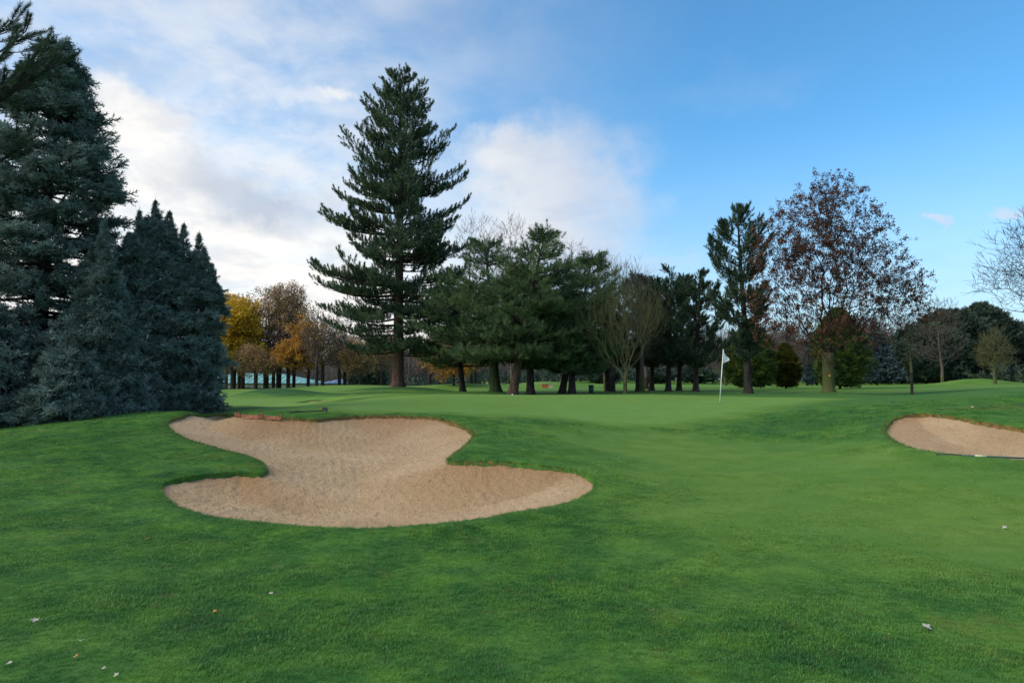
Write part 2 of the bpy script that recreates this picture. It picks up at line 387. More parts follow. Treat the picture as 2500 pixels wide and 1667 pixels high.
mNeedleSpruce = foliage('blue_spruce_needles', (0.066, 0.112, 0.092), (0.145, 0.212, 0.182), (0.260, 0.345, 0.305), 0.15, 2.2)
mNeedlePine = foliage('pine_needles', (0.042, 0.080, 0.052), (0.084, 0.132, 0.074), (0.140, 0.195, 0.096), 0.12, 0.8)
mNeedleSoft = foliage('soft_pine_needles', (0.042, 0.092, 0.042), (0.088, 0.150, 0.062), (0.160, 0.225, 0.092), 0.18, 0.55)
mNeedleBlack = foliage('black_pine_needles', (0.030, 0.062, 0.042), (0.058, 0.100, 0.062), (0.100, 0.148, 0.078), 0.1, 0.8)
mThuja = foliage('thuja_sprays', (0.030, 0.070, 0.018), (0.070, 0.125, 0.028), (0.140, 0.185, 0.038), 0.15, 0.9)
mThujaGold = foliage('golden_thuja_sprays', (0.040, 0.062, 0.010), (0.095, 0.110, 0.016), (0.165, 0.155, 0.025), 0.15, 1.2)
mLeafYellow = foliage('yellow_leaves', (0.40, 0.23, 0.020), (0.66, 0.42, 0.030), (0.82, 0.60, 0.06), 0.35, 0.35)
mLeafOrange = foliage('orange_leaves', (0.26, 0.13, 0.035), (0.48, 0.24, 0.045), (0.66, 0.37, 0.06), 0.35, 0.35)
mLeafBrown = foliage('brown_leaves', (0.20, 0.125, 0.065), (0.36, 0.225, 0.105), (0.52, 0.33, 0.12), 0.3, 0.35)
mLeafRusset = foliage('russet_leaves', (0.055, 0.024, 0.018), (0.105, 0.044, 0.028), (0.190, 0.085, 0.042), 0.25, 0.7)
mFarWood = foliage('far_bare_wood', (0.095, 0.078, 0.076), (0.135, 0.112, 0.106), (0.180, 0.150, 0.138), 0.1, 0.08)
mFarGreen = foliage('far_evergreen', (0.028, 0.054, 0.044), (0.048, 0.080, 0.060), (0.085, 0.120, 0.078), 0.1, 0.2)
mBlue = foliage('far_blue_spruce', (0.036, 0.066, 0.072), (0.060, 0.100, 0.108), (0.100, 0.145, 0.150), 0.1, 0.5)

# ------------------------------------------------------------------ ground and sand
cut = np.zeros(GX.shape); m_ = (GX > -14) & (GX < 30) & (GY > 3) & (GY < 42)
sg = sdist(GREEN, GX[m_], GY[m_]); sf = sdist(FAIR, GX[m_], GY[m_]); nz = edge_noise(GX[m_], GY[m_])
cut[m_] = np.maximum(np.clip(0.5 + (sf + nz) / 2.6, 0, 1) * 0.5, np.clip(0.5 + (sg + 0.6 * nz) / 1.8, 0, 1))
far_m = np.clip((GY - 46) / 8, 0, 1)
cut = np.maximum(cut, np.where(GY > 40, np.clip((GY - 40) / 6, 0, 0.55), 0))
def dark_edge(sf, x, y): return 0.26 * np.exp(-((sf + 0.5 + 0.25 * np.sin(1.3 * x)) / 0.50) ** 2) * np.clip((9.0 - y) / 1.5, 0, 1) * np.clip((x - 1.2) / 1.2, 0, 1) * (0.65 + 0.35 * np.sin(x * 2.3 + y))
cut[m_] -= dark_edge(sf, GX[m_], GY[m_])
cut = np.where((GX < -4.5) & (GY > 19.5) & (GY < 60), np.maximum(cut, 0.9 * np.clip((GY - 19.5) / 1.5, 0, 1) * np.clip((-4.5 - GX) / 2, 0, 1)), cut)
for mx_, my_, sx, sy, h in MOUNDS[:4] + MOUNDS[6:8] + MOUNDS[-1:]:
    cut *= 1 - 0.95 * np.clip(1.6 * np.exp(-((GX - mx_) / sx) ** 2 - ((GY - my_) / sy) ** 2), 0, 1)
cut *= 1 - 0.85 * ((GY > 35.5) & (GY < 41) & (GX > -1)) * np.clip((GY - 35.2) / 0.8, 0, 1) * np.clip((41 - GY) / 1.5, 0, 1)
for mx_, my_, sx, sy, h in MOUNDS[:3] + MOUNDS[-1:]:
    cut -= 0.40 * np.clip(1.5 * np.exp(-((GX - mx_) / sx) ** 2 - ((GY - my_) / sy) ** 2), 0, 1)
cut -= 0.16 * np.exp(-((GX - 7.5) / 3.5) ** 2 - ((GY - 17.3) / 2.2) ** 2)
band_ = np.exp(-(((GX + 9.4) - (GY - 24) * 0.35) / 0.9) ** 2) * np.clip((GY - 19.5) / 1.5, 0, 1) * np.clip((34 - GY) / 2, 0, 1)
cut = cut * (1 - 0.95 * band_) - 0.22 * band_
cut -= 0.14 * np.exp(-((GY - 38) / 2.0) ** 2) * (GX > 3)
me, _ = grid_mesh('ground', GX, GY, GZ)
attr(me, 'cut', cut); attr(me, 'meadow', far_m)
soil_v = np.clip(1 - np.abs(D + 0.03) / 0.16, 0, 1)
# far lips and the worn bank over the right bunker show more bare earth
bank = np.exp(-((GX - 11.6) / 2.6) ** 2 - ((GY - 16.6) / 1.3) ** 2) * 0.52
facing = np.clip((GY - 9.5) / 3, 0.25, 1)
litter = np.zeros(GX.shape)
for a_, b_, w_l, h_l in ((972, 45, 1.7, .42), (1210, 42, 1.7, .45), (1252, 39, 1.6, .45), (1295, 41, 1.5, .5), (1372, 43, 1.5, .5), (1396, 41, 1.5, .5), (1130, 50, 1.6, .45), (1558, 47, 1.6, .55), (1590, 50, 1.6, .55),
                         (1631, 46, 1.8, .6), (1657, 49, 1.8, .6), (1698, 45, 1.8, .6), (1484, 48, 1.5, .5), (1826, 40, 1.5, .5), (2022, 37, 1.4, .55), (2225, 37, 0.7, .45)):
    litter = np.maximum(litter, h_l * np.exp(-((GX - at(a_, 900, b_)[0]) / w_l) ** 2 - ((GY - b_) / (w_l * 1.2)) ** 2))
attr(me, 'soil', np.maximum(soil_v * facing * 0.85, bank) * (GY < 28) + litter)
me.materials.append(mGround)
link(bpy.data.objects.new('ground', me), kind='structure', label='mown golf course turf with raised green and grassy mounds')

def sand_sheet(name, Pp, depth, wid, lab, step=0.035):
    x0, y0 = Pp.min(0) - 0.2; x1, y1 = Pp.max(0) + 0.2
    X, Y = np.meshgrid(np.arange(x0, x1, step), np.arange(y0, y1, step))
    d = sdist(Pp, X, Y)
    e = 0.02
    # distance to the far side sets how steep the face is
    dn = np.clip(d, 0, None)
    bowl = depth * (1 - np.exp(-(dn / wid) ** 1.25))
    Z = H(X, Y) - 0.055 - bowl
    Z += 0.010 * np.sin(2.9 * X + 1.3 * Y) * np.sin(2.2 * Y - 1.6 * X) + 0.008 * np.sin(7 * X + 2.5 * Y + 2 * np.sin(Y)) * np.sin(5 * Y - 3 * X)
    Z += 0.004 * np.sin(34 * X + 11 * Y + 1.5 * np.sin(1.7 * Y)) * (0.5 + 0.5 * np.sin(1.1 * X + 2.1 * np.sin(0.8 * Y)))
    nzs = rng.normal(0, 1, X.shape); nzs = nzs + np.roll(nzs, 1, 0) + np.roll(nzs, 1, 1) + np.roll(nzs, -1, 0)
    Z += 0.0038 * nzs
    me, used = grid_mesh(name, X, Y, Z, d > -0.12)
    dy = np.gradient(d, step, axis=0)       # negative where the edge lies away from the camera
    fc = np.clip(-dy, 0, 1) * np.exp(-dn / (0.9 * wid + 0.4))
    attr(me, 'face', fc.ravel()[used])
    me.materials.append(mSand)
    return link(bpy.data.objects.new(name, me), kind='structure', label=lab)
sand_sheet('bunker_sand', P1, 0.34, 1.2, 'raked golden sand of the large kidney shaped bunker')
sand_sheet('bunker_sand', P2, 0.34, 1.1, 'brown pink sand of the bunker at the right edge', 0.06)
sand_sheet('bunker_sand', P3, 0.12, 0.6, 'sliver of sand in the small far bunker', 0.12)

# ------------------------------------------------------------------ mesh builders
class MB:
    def __init__(s): s.v = []; s.f = []; s.n = 0
    def add(s, v, f):
        v = np.asarray(v, float).reshape(-1, 3)
        s.v.append(v); s.f.extend([tuple(int(i) + s.n for i in q) for q in f]); s.n += len(v)
    def tube(s, pts, rad, sides=6, cap=True):
        pts = np.asarray(pts, float); n = len(pts)
        rad = np.broadcast_to(rad, (n,))
        tg = np.gradient(pts, axis=0); tg /= np.linalg.norm(tg, axis=1)[:, None] + 1e-9
        ref = np.array([0, 0, 1.0]) if abs(tg[0][2]) < 0.9 else np.array([1.0, 0, 0])
        u = np.cross(tg, ref); u /= np.linalg.norm(u, axis=1)[:, None] + 1e-9
        v = np.cross(tg, u)
        a = np.arange(sides) * math.tau / sides
        ring = pts[:, None] + rad[:, None, None] * (np.cos(a)[None, :, None] * u[:, None] + np.sin(a)[None, :, None] * v[:, None])
        f = []
        for i in range(n - 1):
            for k in range(sides):
                k2 = (k + 1) % sides
                f.append((i * sides + k, i * sides + k2, (i + 1) * sides + k2, (i + 1) * sides + k))
        if cap: f.append(tuple(range((n - 1) * sides, n * sides))); f.append(tuple(range(sides))[::-1])
        s.add(ring, f)
    def box(s, c, d, rz=0.0):
        c = np.array(c, float); h = np.array(d, float) / 2
        v = np.array([[x, y, z] for x in (-1, 1) for y in (-1, 1) for z in (-1, 1)]) * h
        cs, sn = math.cos(rz), math.sin(rz)
        v = np.stack([v[:, 0] * cs - v[:, 1] * sn, v[:, 0] * sn + v[:, 1] * cs, v[:, 2]], 1) + c
        s.add(v, [(0, 1, 3, 2), (4, 6, 7, 5), (0, 4, 5, 1), (2, 3, 7, 6), (0, 2, 6, 4), (1, 5, 7, 3)])
    def mesh(s, name, mat, smooth=True):
        me = bpy.data.meshes.new(name)
        if s.v: me.from_pydata(np.concatenate(s.v).tolist(), [], s.f)
        if smooth: me.polygons.foreach_set('use_smooth', np.ones(len(me.polygons), bool))
        me.materials.append(mat); me.update()
        return me
    def obj(s, name, mat, parent=None, smooth=True, **props):
        return link(bpy.data.objects.new(name, s.mesh(name, mat, smooth)), parent, **props)

def seg_mesh(A_, B_, ra, rb, sides=3):
    """many separate tapered segments at once"""
    A_ = np.asarray(A_); B_ = np.asarray(B_); n = len(A_)
    t = B_ - A_; L = np.linalg.norm(t, axis=1)[:, None] + 1e-9; t = t / L
    ref = np.where(np.abs(t[:, 2:3]) < 0.9, np.array([[0, 0, 1.0]]), np.array([[1.0, 0, 0]]))
    u = np.cross(t, ref); u /= np.linalg.norm(u, axis=1)[:, None] + 1e-9
    v = np.cross(t, u)
    a = np.arange(sides) * math.tau / sides
    off = np.cos(a)[None, :, None] * u[:, None] + np.sin(a)[None, :, None] * v[:, None]
    ring = np.stack([A_[:, None] + off * np.asarray(ra)[:, None, None], B_[:, None] + off * np.asarray(rb)[:, None, None]], 1)
    base = (np.arange(n) * 2 * sides)[:, None]
    q = []
    for k in range(sides):
        k2 = (k + 1) % sides
        q.append(np.stack([base[:, 0] + k, base[:, 0] + k2, base[:, 0] + sides + k2, base[:, 0] + sides + k], 1))
    return ring.reshape(-1, 3), np.concatenate(q)
def raw_mesh(name, v, q, mat, smooth=True):
    me = bpy.data.meshes.new(name)
    k = q.shape[1]
    me.vertices.add(len(v)); me.vertices.foreach_set('co', np.asarray(v, np.float32).ravel())
    me.loops.add(q.size); me.loops.foreach_set('vertex_index', q.ravel().astype(np.int32))
    me.polygons.add(len(q)); me.polygons.foreach_set('loop_start', np.arange(0, q.size, k, dtype=np.int32))
    if smooth: me.polygons.foreach_set('use_smooth', np.ones(len(q), bool))
    me.update(calc_edges=True); me.materials.append(mat)
    return me

def nrm(v): return v / (np.linalg.norm(v, axis=-1, keepdims=True) + 1e-9)
def euler_from(Xa, Ya, Za):
    """XYZ euler of the matrices with those columns"""
    ey = np.arcsin(np.clip(-Xa[:, 2], -1, 1))
    ex = np.arctan2(Ya[:, 2], Za[:, 2])
    ez_ = np.arctan2(Xa[:, 1], Xa[:, 0])
    return np.stack([ex, ey, ez_], 1)
def frames(dirs, up=None):
    Z = nrm(np.asarray(dirs, float)); n = len(Z)
    U = nrm(rng.normal(size=(n, 3))) if up is None else nrm(np.asarray(up, float) + rng.normal(0, 0.25, (n, 3)))
    Xa = nrm(np.cross(U, Z)); Ya = np.cross(Z, Xa)
    return euler_from(Xa, Ya, Z)

def gn_tree(name, sources):
    g = bpy.data.node_groups.new(name, 'GeometryNodeTree')
    g.interface.new_socket('Geometry', in_out='INPUT', socket_type='NodeSocketGeometry')
    g.interface.new_socket('Geometry', in_out='OUTPUT', socket_type='NodeSocketGeometry')
    N = g.nodes; L = g.links
    gi = N.new('NodeGroupInput'); go = N.new('NodeGroupOutput')
    jn = N.new('GeometryNodeJoinGeometry')
    for s in sources:
        oi = N.new('GeometryNodeObjectInfo'); oi.inputs['Object'].default_value = s; oi.inputs['As Instance'].default_value = True
        L.new(oi.outputs['Geometry'], jn.inputs[0])
    ip = N.new('GeometryNodeInstanceOnPoints')
    L.new(gi.outputs[0], ip.inputs['Points']); L.new(jn.outputs[0], ip.inputs['Instance'])
    ip.inputs['Pick Instance'].default_value = True
    def na(nm, ty, sock):
        a = N.new('GeometryNodeInputNamedAttribute'); a.data_type = ty; a.inputs['Name'].default_value = nm
        L.new(a.outputs['Attribute'], ip.inputs[sock])
    na('rot', 'FLOAT_VECTOR', 'Rotation'); na('scl', 'FLOAT', 'Scale'); na('pick', 'INT', 'Instance Index')
    L.new(ip.outputs[0], go.inputs[0])
    return g
def source(name, me):            # instance source: data only, not part of the scene
    return bpy.data.objects.new(name, me)
def scatter_mesh(name, pts, rot, scl, nvar):
    me = bpy.data.meshes.new(name); n = len(pts)
    me.vertices.add(n); me.vertices.foreach_set('co', np.asarray(pts, np.float32).ravel())
    a = me.attributes.new('rot', 'FLOAT_VECTOR', 'POINT'); a.data.foreach_set('vector', np.asarray(rot, np.float32).ravel())
    a = me.attributes.new('scl', 'FLOAT', 'POINT'); a.data.foreach_set('value', np.asarray(scl, np.float32))
    a = me.attributes.new('pick', 'INT', 'POINT'); a.data.foreach_set('value', rng.integers(0, nvar, n).astype(np.int32))
    me.update()
    return me
def scatter(name, pts, rot, scl, group, nvar, parent=None, **props):
    me = scatter_mesh(name, pts, rot, scl, nvar)
    o = bpy.data.objects.new(name, me)
    link(o, parent, **props)
    md = o.modifiers.new('scatter', 'NODES'); md.node_group = group
    return o

# --- instance sources
def tri_fan_needles(base, tip, width):
    """needles as thin triangles: base points, tips"""
    d = nrm(tip - base); s = nrm(np.cross(d, rng.normal(size=d.shape))) * width / 2
    v = np.stack([base - s, base + s, tip], 1).reshape(-1, 3)
    f = np.arange(len(v)).reshape(-1, 3)
    return v, f
def shoot_tuft(L, n, nl, wd, ang0, ang1, r0=0.0):
    s = rng.random(n) ** 0.8
    az = rng.random(n) * math.tau
    an = R(1) * (ang0 + (ang1 - ang0) * (1 - s) + rng.normal(0, 8, n))
    base = np.stack([r0 * np.cos(az), r0 * np.sin(az), s * L], 1)
    d = np.stack([np.sin(an) * np.cos(az), np.sin(an) * np.sin(az), np.cos(an)], 1)
    return tri_fan_needles(base, base + d * (nl * rng.uniform(0.75, 1.1, n))[:, None], wd)
def mk_sources(nm, fn, mat, k=3):
    o = []
    for i in range(k):
        v, f = fn(); o.append(source(nm, raw_mesh(nm, v, f, mat, False)))
    return o
def spray(L, nt, nn, nl, wd, flat=0.35, ang=48, tipup=0.0):
    """flat spray: an axis with side twigs, each covered in short needles"""
    V = []; Fc = []; n0 = 0
    axes = [(np.zeros(3), np.array([0, 0, 1.0]), L)]
    for i in range(nt):
        s = (i + 0.6) / nt; side = 1 if i % 2 else -1
        a = R(ang) + rng.normal(0, 0.12)
        d = np.array([side * math.sin(a), rng.normal(0, flat), math.cos(a)]); d /= np.linalg.norm(d)
        axes.append((np.array([0, 0, s * L * 0.8]), d, L * (0.62 * (1 - s) + 0.2) * rng.uniform(0.8, 1.15)))
    for p, d, l in axes:
        m = max(5, int(nn * l / L))
        s = rng.random(m)
        per = nrm(np.cross(d, rng.normal(size=(m, 3))))
        b = p + d * (s * l)[:, None]
        tdir = nrm(d * 0.75 + per * 0.75)
        v, f = tri_fan_needles(b, b + tdir * (nl * rng.uniform(0.7, 1.15, m))[:, None], wd)
        V.append(v); Fc.append(f + n0); n0 += len(v)
        v, f = tri_fan_needles(p[None], (p + d * (l + nl * 0.8))[None], wd * 1.6)
        V.append(v); Fc.append(f + n0); n0 += len(v)
    return np.concatenate(V), np.concatenate(Fc)
def leaf_clump(n, rad, size):
    c = nrm(rng.normal(size=(n, 3))) * rad * rng.random((n, 1)) ** 0.5
    a = nrm(rng.normal(size=(n, 3))); b = nrm(np.cross(a, rng.normal(size=(n, 3))))
    s = (size * rng.uniform(0.7, 1.25, n))[:, None]
    v = np.stack([c - a * s * 0.5, c + b * s * 0.36, c + a * s * 0.62, c - b * s * 0.36], 1).reshape(-1, 3)
    return v, np.arange(len(v)).reshape(-1, 4)
def grass_tuft(n, h, wd, rad, lean=0.5):
    V = []; Fc = []
    for i in range(n):
        a = rng.random() * math.tau; r = rad * math.sqrt(rng.random())
        b = np.array([r * math.cos(a), r * math.sin(a), -0.004])
        g = rng.random() * math.tau; ln = lean * rng.uniform(0.2, 1.2)
        hh = h * rng.uniform(0.55, 1.15)
        d = np.array([math.cos(g), math.sin(g), 0]); s = np.array([-d[1], d[0], 0]) * wd / 2
        m = b + d * ln * hh * 0.35 + np.array([0, 0, hh * 0.6]); tp = b + d * ln * hh + np.array([0, 0, hh * (1 - 0.3 * ln)])
        k = len(V) * 5
        V.append(np.array([b - s, b + s, m + s * 0.8, m - s * 0.8, tp]))
        Fc += [(k, k + 1, k + 2), (k, k + 2, k + 3), (k + 3, k + 2, k + 4)]
    return np.concatenate(V), np.array(Fc)

G = {}
def reg(key, nm, fn, mat, k=3): G[key] = (gn_tree(nm, mk_sources(nm, fn, mat, k)), k)
reg('pine', 'pine_shoot', lambda: shoot_tuft(0.32, 60, 0.15, 0.022, 22, 70), mNeedlePine)
reg('soft', 'soft_pine_shoot', lambda: shoot_tuft(0.30, 46, 0.19, 0.018, 25, 75), mNeedleSoft)
reg('black', 'black_pine_shoot', lambda: shoot_tuft(0.36, 44, 0.15, 0.024, 20, 62), mNeedleBlack)
reg('branch', 'near_pine_shoot', lambda: shoot_tuft(0.26, 130, 0.11, 0.006, 20, 60), mNeedleBlack)
reg('spruce', 'spruce_spray', lambda: spray(0.34, 9, 26, 0.055, 0.019, 0.55, 50), mNeedleSpruce, 4)
reg('thuja', 'thuja_spray', lambda: spray(0.42, 7, 9, 0.09, 0.035), mThuja)
reg('gold', 'golden_thuja_spray', lambda: spray(0.36, 7, 9, 0.09, 0.035), mThujaGold)
reg('fargreen', 'far_evergreen_spray', lambda: spray(0.85, 6, 8, 0.2, 0.08), mFarGreen)
reg('farblue', 'far_blue_spray', lambda: spray(0.6, 6, 8, 0.15, 0.06), mBlue)
reg('yellow', 'yellow_leaf_clump', lambda: leaf_clump(16, 0.42, 0.15), mLeafYellow)
reg('orange', 'orange_leaf_clump', lambda: leaf_clump(15, 0.42, 0.14), mLeafOrange)
reg('brown', 'brown_leaf_clump', lambda: leaf_clump(12, 0.40, 0.13), mLeafBrown)
reg('russet', 'russet_leaf_clump', lambda: leaf_clump(12, 0.14, 0.075), mLeafRusset)

# ------------------------------------------------------------------ conifers
def empty(name, loc, label, cat, group=None):
    o = bpy.data.objects.new(name, None); o.empty_display_size = 0.3
    o.location = loc
    link(o, label=label, category=cat)
    if group: o['group'] = group
    return o
def trunk_mesh(mb, hgt, r0, lean, sides=12, top_r=0.02, flare=1.45, wig=0.06):
    z = np.array([-0.35, 0, 0.12, 0.35, 0.8] + list(np.linspace(1.5, hgt, 12)))
    zz = np.clip(z, 0, None) / hgt
    ph = rng.random(2) * 6
    x = lean[0] * zz ** 1.1 + wig * np.sin(zz * 6 + ph[0]) * zz; y = lean[1] * zz + wig * np.cos(zz * 5 + ph[1]) * zz
    r = r0 * (1 - zz) ** 0.85 + top_r
    r *= 1 + (flare - 1) * np.exp(-np.clip(z, 0, None) / 0.22)
    mb.tube(np.stack([x, y, z], 1), r, sides)
    return lambda h: np.array([np.interp(h, z, x), np.interp(h, z, y), h]), lambda h: np.interp(h, z, r)

def conifer(name, label, cat, loc, hgt, r0, prof, key, scale=1.0, layers=30, per=5, e0=lambda t: 0.2, upturn=0.25, droop=0.0,
            sec=10, tuft_step=0.28, up=0.6, lean=(0, 0), inner=0.25, bmat=None, tmat=None, group=None, jit=0.18, low=None, sub=0.42, side_bias=None, dead=0, start=0.05, tips=0, tipfix=0.8, spires=()):
    loc = np.array(loc, float)
    root = empty(name, loc, label, cat, group)
    mb = MB(); tp, tr = trunk_mesh(mb, hgt, r0, lean)
    tr_o = mb.obj('trunk', tmat or mBark, root)
    if low:   # lower bark of another colour, a sleeve a few mm proud of the trunk
        mb = MB(); zz = np.linspace(-0.3, low, 8); mb.tube([tp(a) for a in zz], [tr(a) * 1.012 for a in zz], 14, cap=False)
        mb.obj('lower_bark', mBarkLow, root)
    A_, B_, ra, rb = [], [], [], []
    pts, dirs = [], []; small = []; smsc = []
    ts = np.linspace(start, 0.985, layers) + rng.normal(0, 0.25 / layers, layers)
    for t in ts:
        rr = np.interp(t, [p[0] for p in prof], [p[1] for p in prof])
        if rr < 0.05: continue
        k = per + (1 if rng.random() < 0.4 else 0)
        phi = rng.random() * math.tau
        for b in range(k):
            a = phi + b * math.tau / k + rng.normal(0, 0.25)
            h = t * hgt + rng.normal(0, 0.25) * hgt / layers
            L = rr * rng.uniform(1 - 2 * jit, 1 + jit * 0.5)
            if side_bias is not None: L *= side_bias(a, t)
            if L < 0.15: continue
            el = e0(t) + rng.normal(0, 0.06)
            h = max(h - tipfix * L * max(0.0, math.tan(el) - droop + upturn), start * hgt * 0.9 + rng.uniform(0, 0.3))
            s0 = tp(h); ou = np.array([math.cos(a), math.sin(a), 0.0]); sd_ = np.array([-ou[1], ou[0], 0])
            n = 6; s = np.linspace(0, 1, n)
            bend = rng.normal(0, 0.10)
            P_ = s0 + ou * (L * s)[:, None] + sd_ * (L * bend * s * s)[:, None]
            P_[:, 2] += L * (math.tan(el) * s - droop * s * s + upturn * s ** 3)
            br = min(0.016 * L + 0.012, 0.35 * tr(h) + 0.01)
            R_ = br * (1 - s) ** 0.8 + 0.005
            A_ += list(P_[:-1]); B_ += list(P_[1:]); ra += list(R_[:-1]); rb += list(R_[1:])
            ns = max(2, int(sec * (0.35 + 0.65 * L / max(p[1] for p in prof))))
            for j in range(ns + 1):
                u = inner + (1 - inner) * (j / ns) ** 0.85
                p = np.array([np.interp(u, s, P_[:, c]) for c in range(3)])
                if j == ns: d2_ = nrm(P_[-1] - P_[-2]); l2 = 0.22 * L * sub + 0.12
                else:
                    sgn = 1 if j % 2 else -1
                    d2_ = nrm(ou * 0.75 + sd_ * sgn * rng.uniform(0.6, 1.0) + np.array([0, 0, rng.normal(0.10, 0.14) + 0.1 * upturn]))
                    l2 = (sub * L * (1.08 - u) + 0.22) * rng.uniform(0.7, 1.15)
                e = p + d2_ * l2 + np.array([0, 0, (upturn * 0.35 - droop * 0.15) * l2])
                A_.append(p); B_.append(e); ra.append(0.35 * br * (1.1 - u) + 0.006); rb.append(0.004)
                if j == ns and tips:
                    for q in range(tips): pts.append(P_[-1] + (P_[-1] - P_[-2]) * 0.35 * q / tips + rng.normal(0, 0.03, 3)); dirs.append(nrm(ou * 0.6 + np.array([0, 0, 0.8]) + rng.normal(0, 0.15, 3)))
                m = max(1, int(l2 / tuft_step))
                for q in range(m + 1):
                    v = 0.25 + 0.75 * q / max(m, 1) if m > 0 else 1
                    c = p + (e - p) * v + rng.normal(0, 0.045, 3) * scale
                    pts.append(c)
                    dd = nrm(d2_ * (1 - up) + np.array([0, 0, up]) + rng.normal(0, 0.22, 3))
                    dirs.append(dd)
    for q in range(16):   # leader
        h = hgt * (1 - 0.006 * q); c_ = tp(h); ph_ = rng.random() * 6.28; rd_ = 0.05 + 0.012 * hgt * q / 16
        pts.append(c_ + np.array([math.cos(ph_), math.sin(ph_), 0]) * rd_); dirs.append(nrm(np.array([0.5 * math.cos(ph_), 0.5 * math.sin(ph_), 1.0])))
    for sx, sz, sh, sw in spires:   # side leaders
        c0 = np.array([sx, rng.normal(0, 0.25), sz - sh])
        f0 = tp(max(0.5, sz - sh - 1.6 - abs(sx) * 0.5))
        A_ += [f0, c0]; B_ += [c0, c0 + [0, 0, sh * 0.9]]; ra += [0.04, 0.03]; rb += [0.03, 0.006]
        for q in range(int(90 + 120 * sh)):
            u_ = rng.random() ** 1.15; small.append(len(pts)); smsc.append(0.78 - 0.42 * u_); a = rng.random() * math.tau; rd_ = sw * (1 - u_) ** 0.9 * (0.35 + 1.0 * (1 - (u_ * (4 + 3 * sh)) % 1.0)) * rng.uniform(0.15, 1.1) * (1.25 if math.sin(3 * a + 7 * u_) > 0.2 else 0.75)
            pts.append(c0 + np.array([rd_ * math.cos(a), rd_ * math.sin(a), sh * (u_ * 0.93 - 0.12)])); dirs.append(nrm(np.array([math.cos(a), math.sin(a), 0.30 + 2.6 * u_ ** 3]) + rng.normal(0, 0.2, 3)))
    for _ in range(dead):   # bare snags low on the trunk
        h = hgt * rng.uniform(0.12, 0.4); a = rng.random() * math.tau; l = rng.uniform(0.8, 2.2)
        p = tp(h)
        for q in range(3):
            e = p + np.array([math.cos(a + rng.normal(0, .3)), math.sin(a + rng.normal(0, .3)), rng.normal(0, 0.35)]) * l / 3
            A_.append(p); B_.append(e); ra.append(0.02 - 0.005 * q); rb.append(0.015 - 0.005 * q); p = e
    v, q = seg_mesh(A_, B_, ra, rb, 4)
    link(bpy.data.objects.new('branches', raw_mesh('branches', v, q, bmat or mBark)), root, kind='stuff')
    pts = np.array(pts); dirs = np.array(dirs)
    g, nv = G[key]
    upv = None if up > 0.45 else np.tile([0, 0, 1.0], (len(pts), 1))
    sc_ = scale * rng.uniform(0.75, 1.2, len(pts)); sc_[small] *= np.array(smsc)
    scatter('foliage', pts, frames(dirs, upv), sc_, g, nv, root, kind='stuff')
    return root

def ground_at(px, Y):
    x = at(px, 900, Y)[0]
    return np.array([x, Y, gz(x, Y)])
def hgt_to(pytop, Y, z): return at(CX, pytop, Y)[2] - z

# big pine
Y = 45; L0 = ground_at(972, Y); Hh = hgt_to(176, Y, L0[2]); pxm = Y / F * K
prof = [(0.0, 0), (0.09, 0.0), (0.10, 110), (0.16, 165), (0.24, 190), (0.31, 222), (0.42, 208), (0.53, 182), (0.64, 176), (0.76, 148), (0.82, 122), (0.88, 98), (0.93, 66), (0.97, 38), (1, 10)]
conifer('pine_tree', 'tallest pine with conical tiered crown and bare reddish lower trunk', 'pine tree', L0, Hh, 0.37, [(a, b * pxm * 0.81) for a, b in prof],
        'pine', 1.16, 30, 5, lambda t: -0.26 + 0.72 * t ** 1.2, 0.26, 0.06, 20, 0.18, 0.66, low=2.3, inner=0.22, bmat=mBarkDark, tmat=mBark, dead=26, sub=0.44, jit=0.24, tips=4,
        side_bias=lambda a, t: 1.0 if t > 0.3 else 0.75 + 0.35 * abs(math.cos(a)))

# blue spruces on the left
def spruce(px, Y, top, wid, label, seed_r=0.16, prof=None, layers=30, per=8, lean=0.0, sc=1.0, sec=10, r0=0.2, start=0.03, sp=()):
    L_ = ground_at(px, Y); h = hgt_to(top, Y, L_[2]); wm = wid / F * Y
    prof = prof or [(0, 0.9), (0.1, 1.0), (0.25, 0.98), (0.45, 0.80), (0.65, 0.52), (0.8, 0.31), (0.92, 0.15), (1, 0.03)]
    return conifer('spruce_tree', label, 'spruce tree', L_, h, r0, [(a, b * wm) for a, b in prof], 'spruce', sc, layers, per,
                   lambda t: -0.14 + 0.45 * t, 0.30, 0.34, sec, 0.18, 0.22, lean=(lean, 0), inner=0.42, tipfix=0.6, bmat=mBarkDark, tmat=mBarkDark, jit=seed_r,
                   group='blue spruces beside the bunker', sub=0.46, start=start, tips=3, spires=[((a - px) / F * Y, hgt_to(b, Y, L_[2]), c / F * Y, d / F * Y) for a, b, c, d in sp])
spruce(92, 20.5, 122, 258, 'tallest blue spruce at the left edge with dense lower skirts', prof=[(0, .95), (.06, 1.0), (.2, .88), (.35, .74), (.48, .60), (.57, .54), (.62, .68), (.655, .68), (.70, .52), (.755, .44), (.81, .36), (.885, .26), (.95, .14), (1, .04)], layers=34, per=8, sec=12, r0=0.24, lean=0.15, sp=[(72, 135, 60, 16), (132, 138, 90, 20), (160, 225, 60, 18), (60, 170, 60, 20), (195, 330, 50, 18), (262, 425, 60, 22)])
spruce(372, 22.5, 535, 162, 'pointed blue spruce highest of the cluster nearest the yellow tree', sp=[(372, 466, 170, 40), (399, 498, 120, 26), (346, 520, 90, 22), (420, 560, 70, 18), (505, 668, 60, 18)], prof=[(0, .85), (.1, .95), (.3, .95), (.5, .74), (.68, .46), (.82, .22), (.92, .11), (1, .0)], layers=21, per=7, sec=13, sc=1.0)
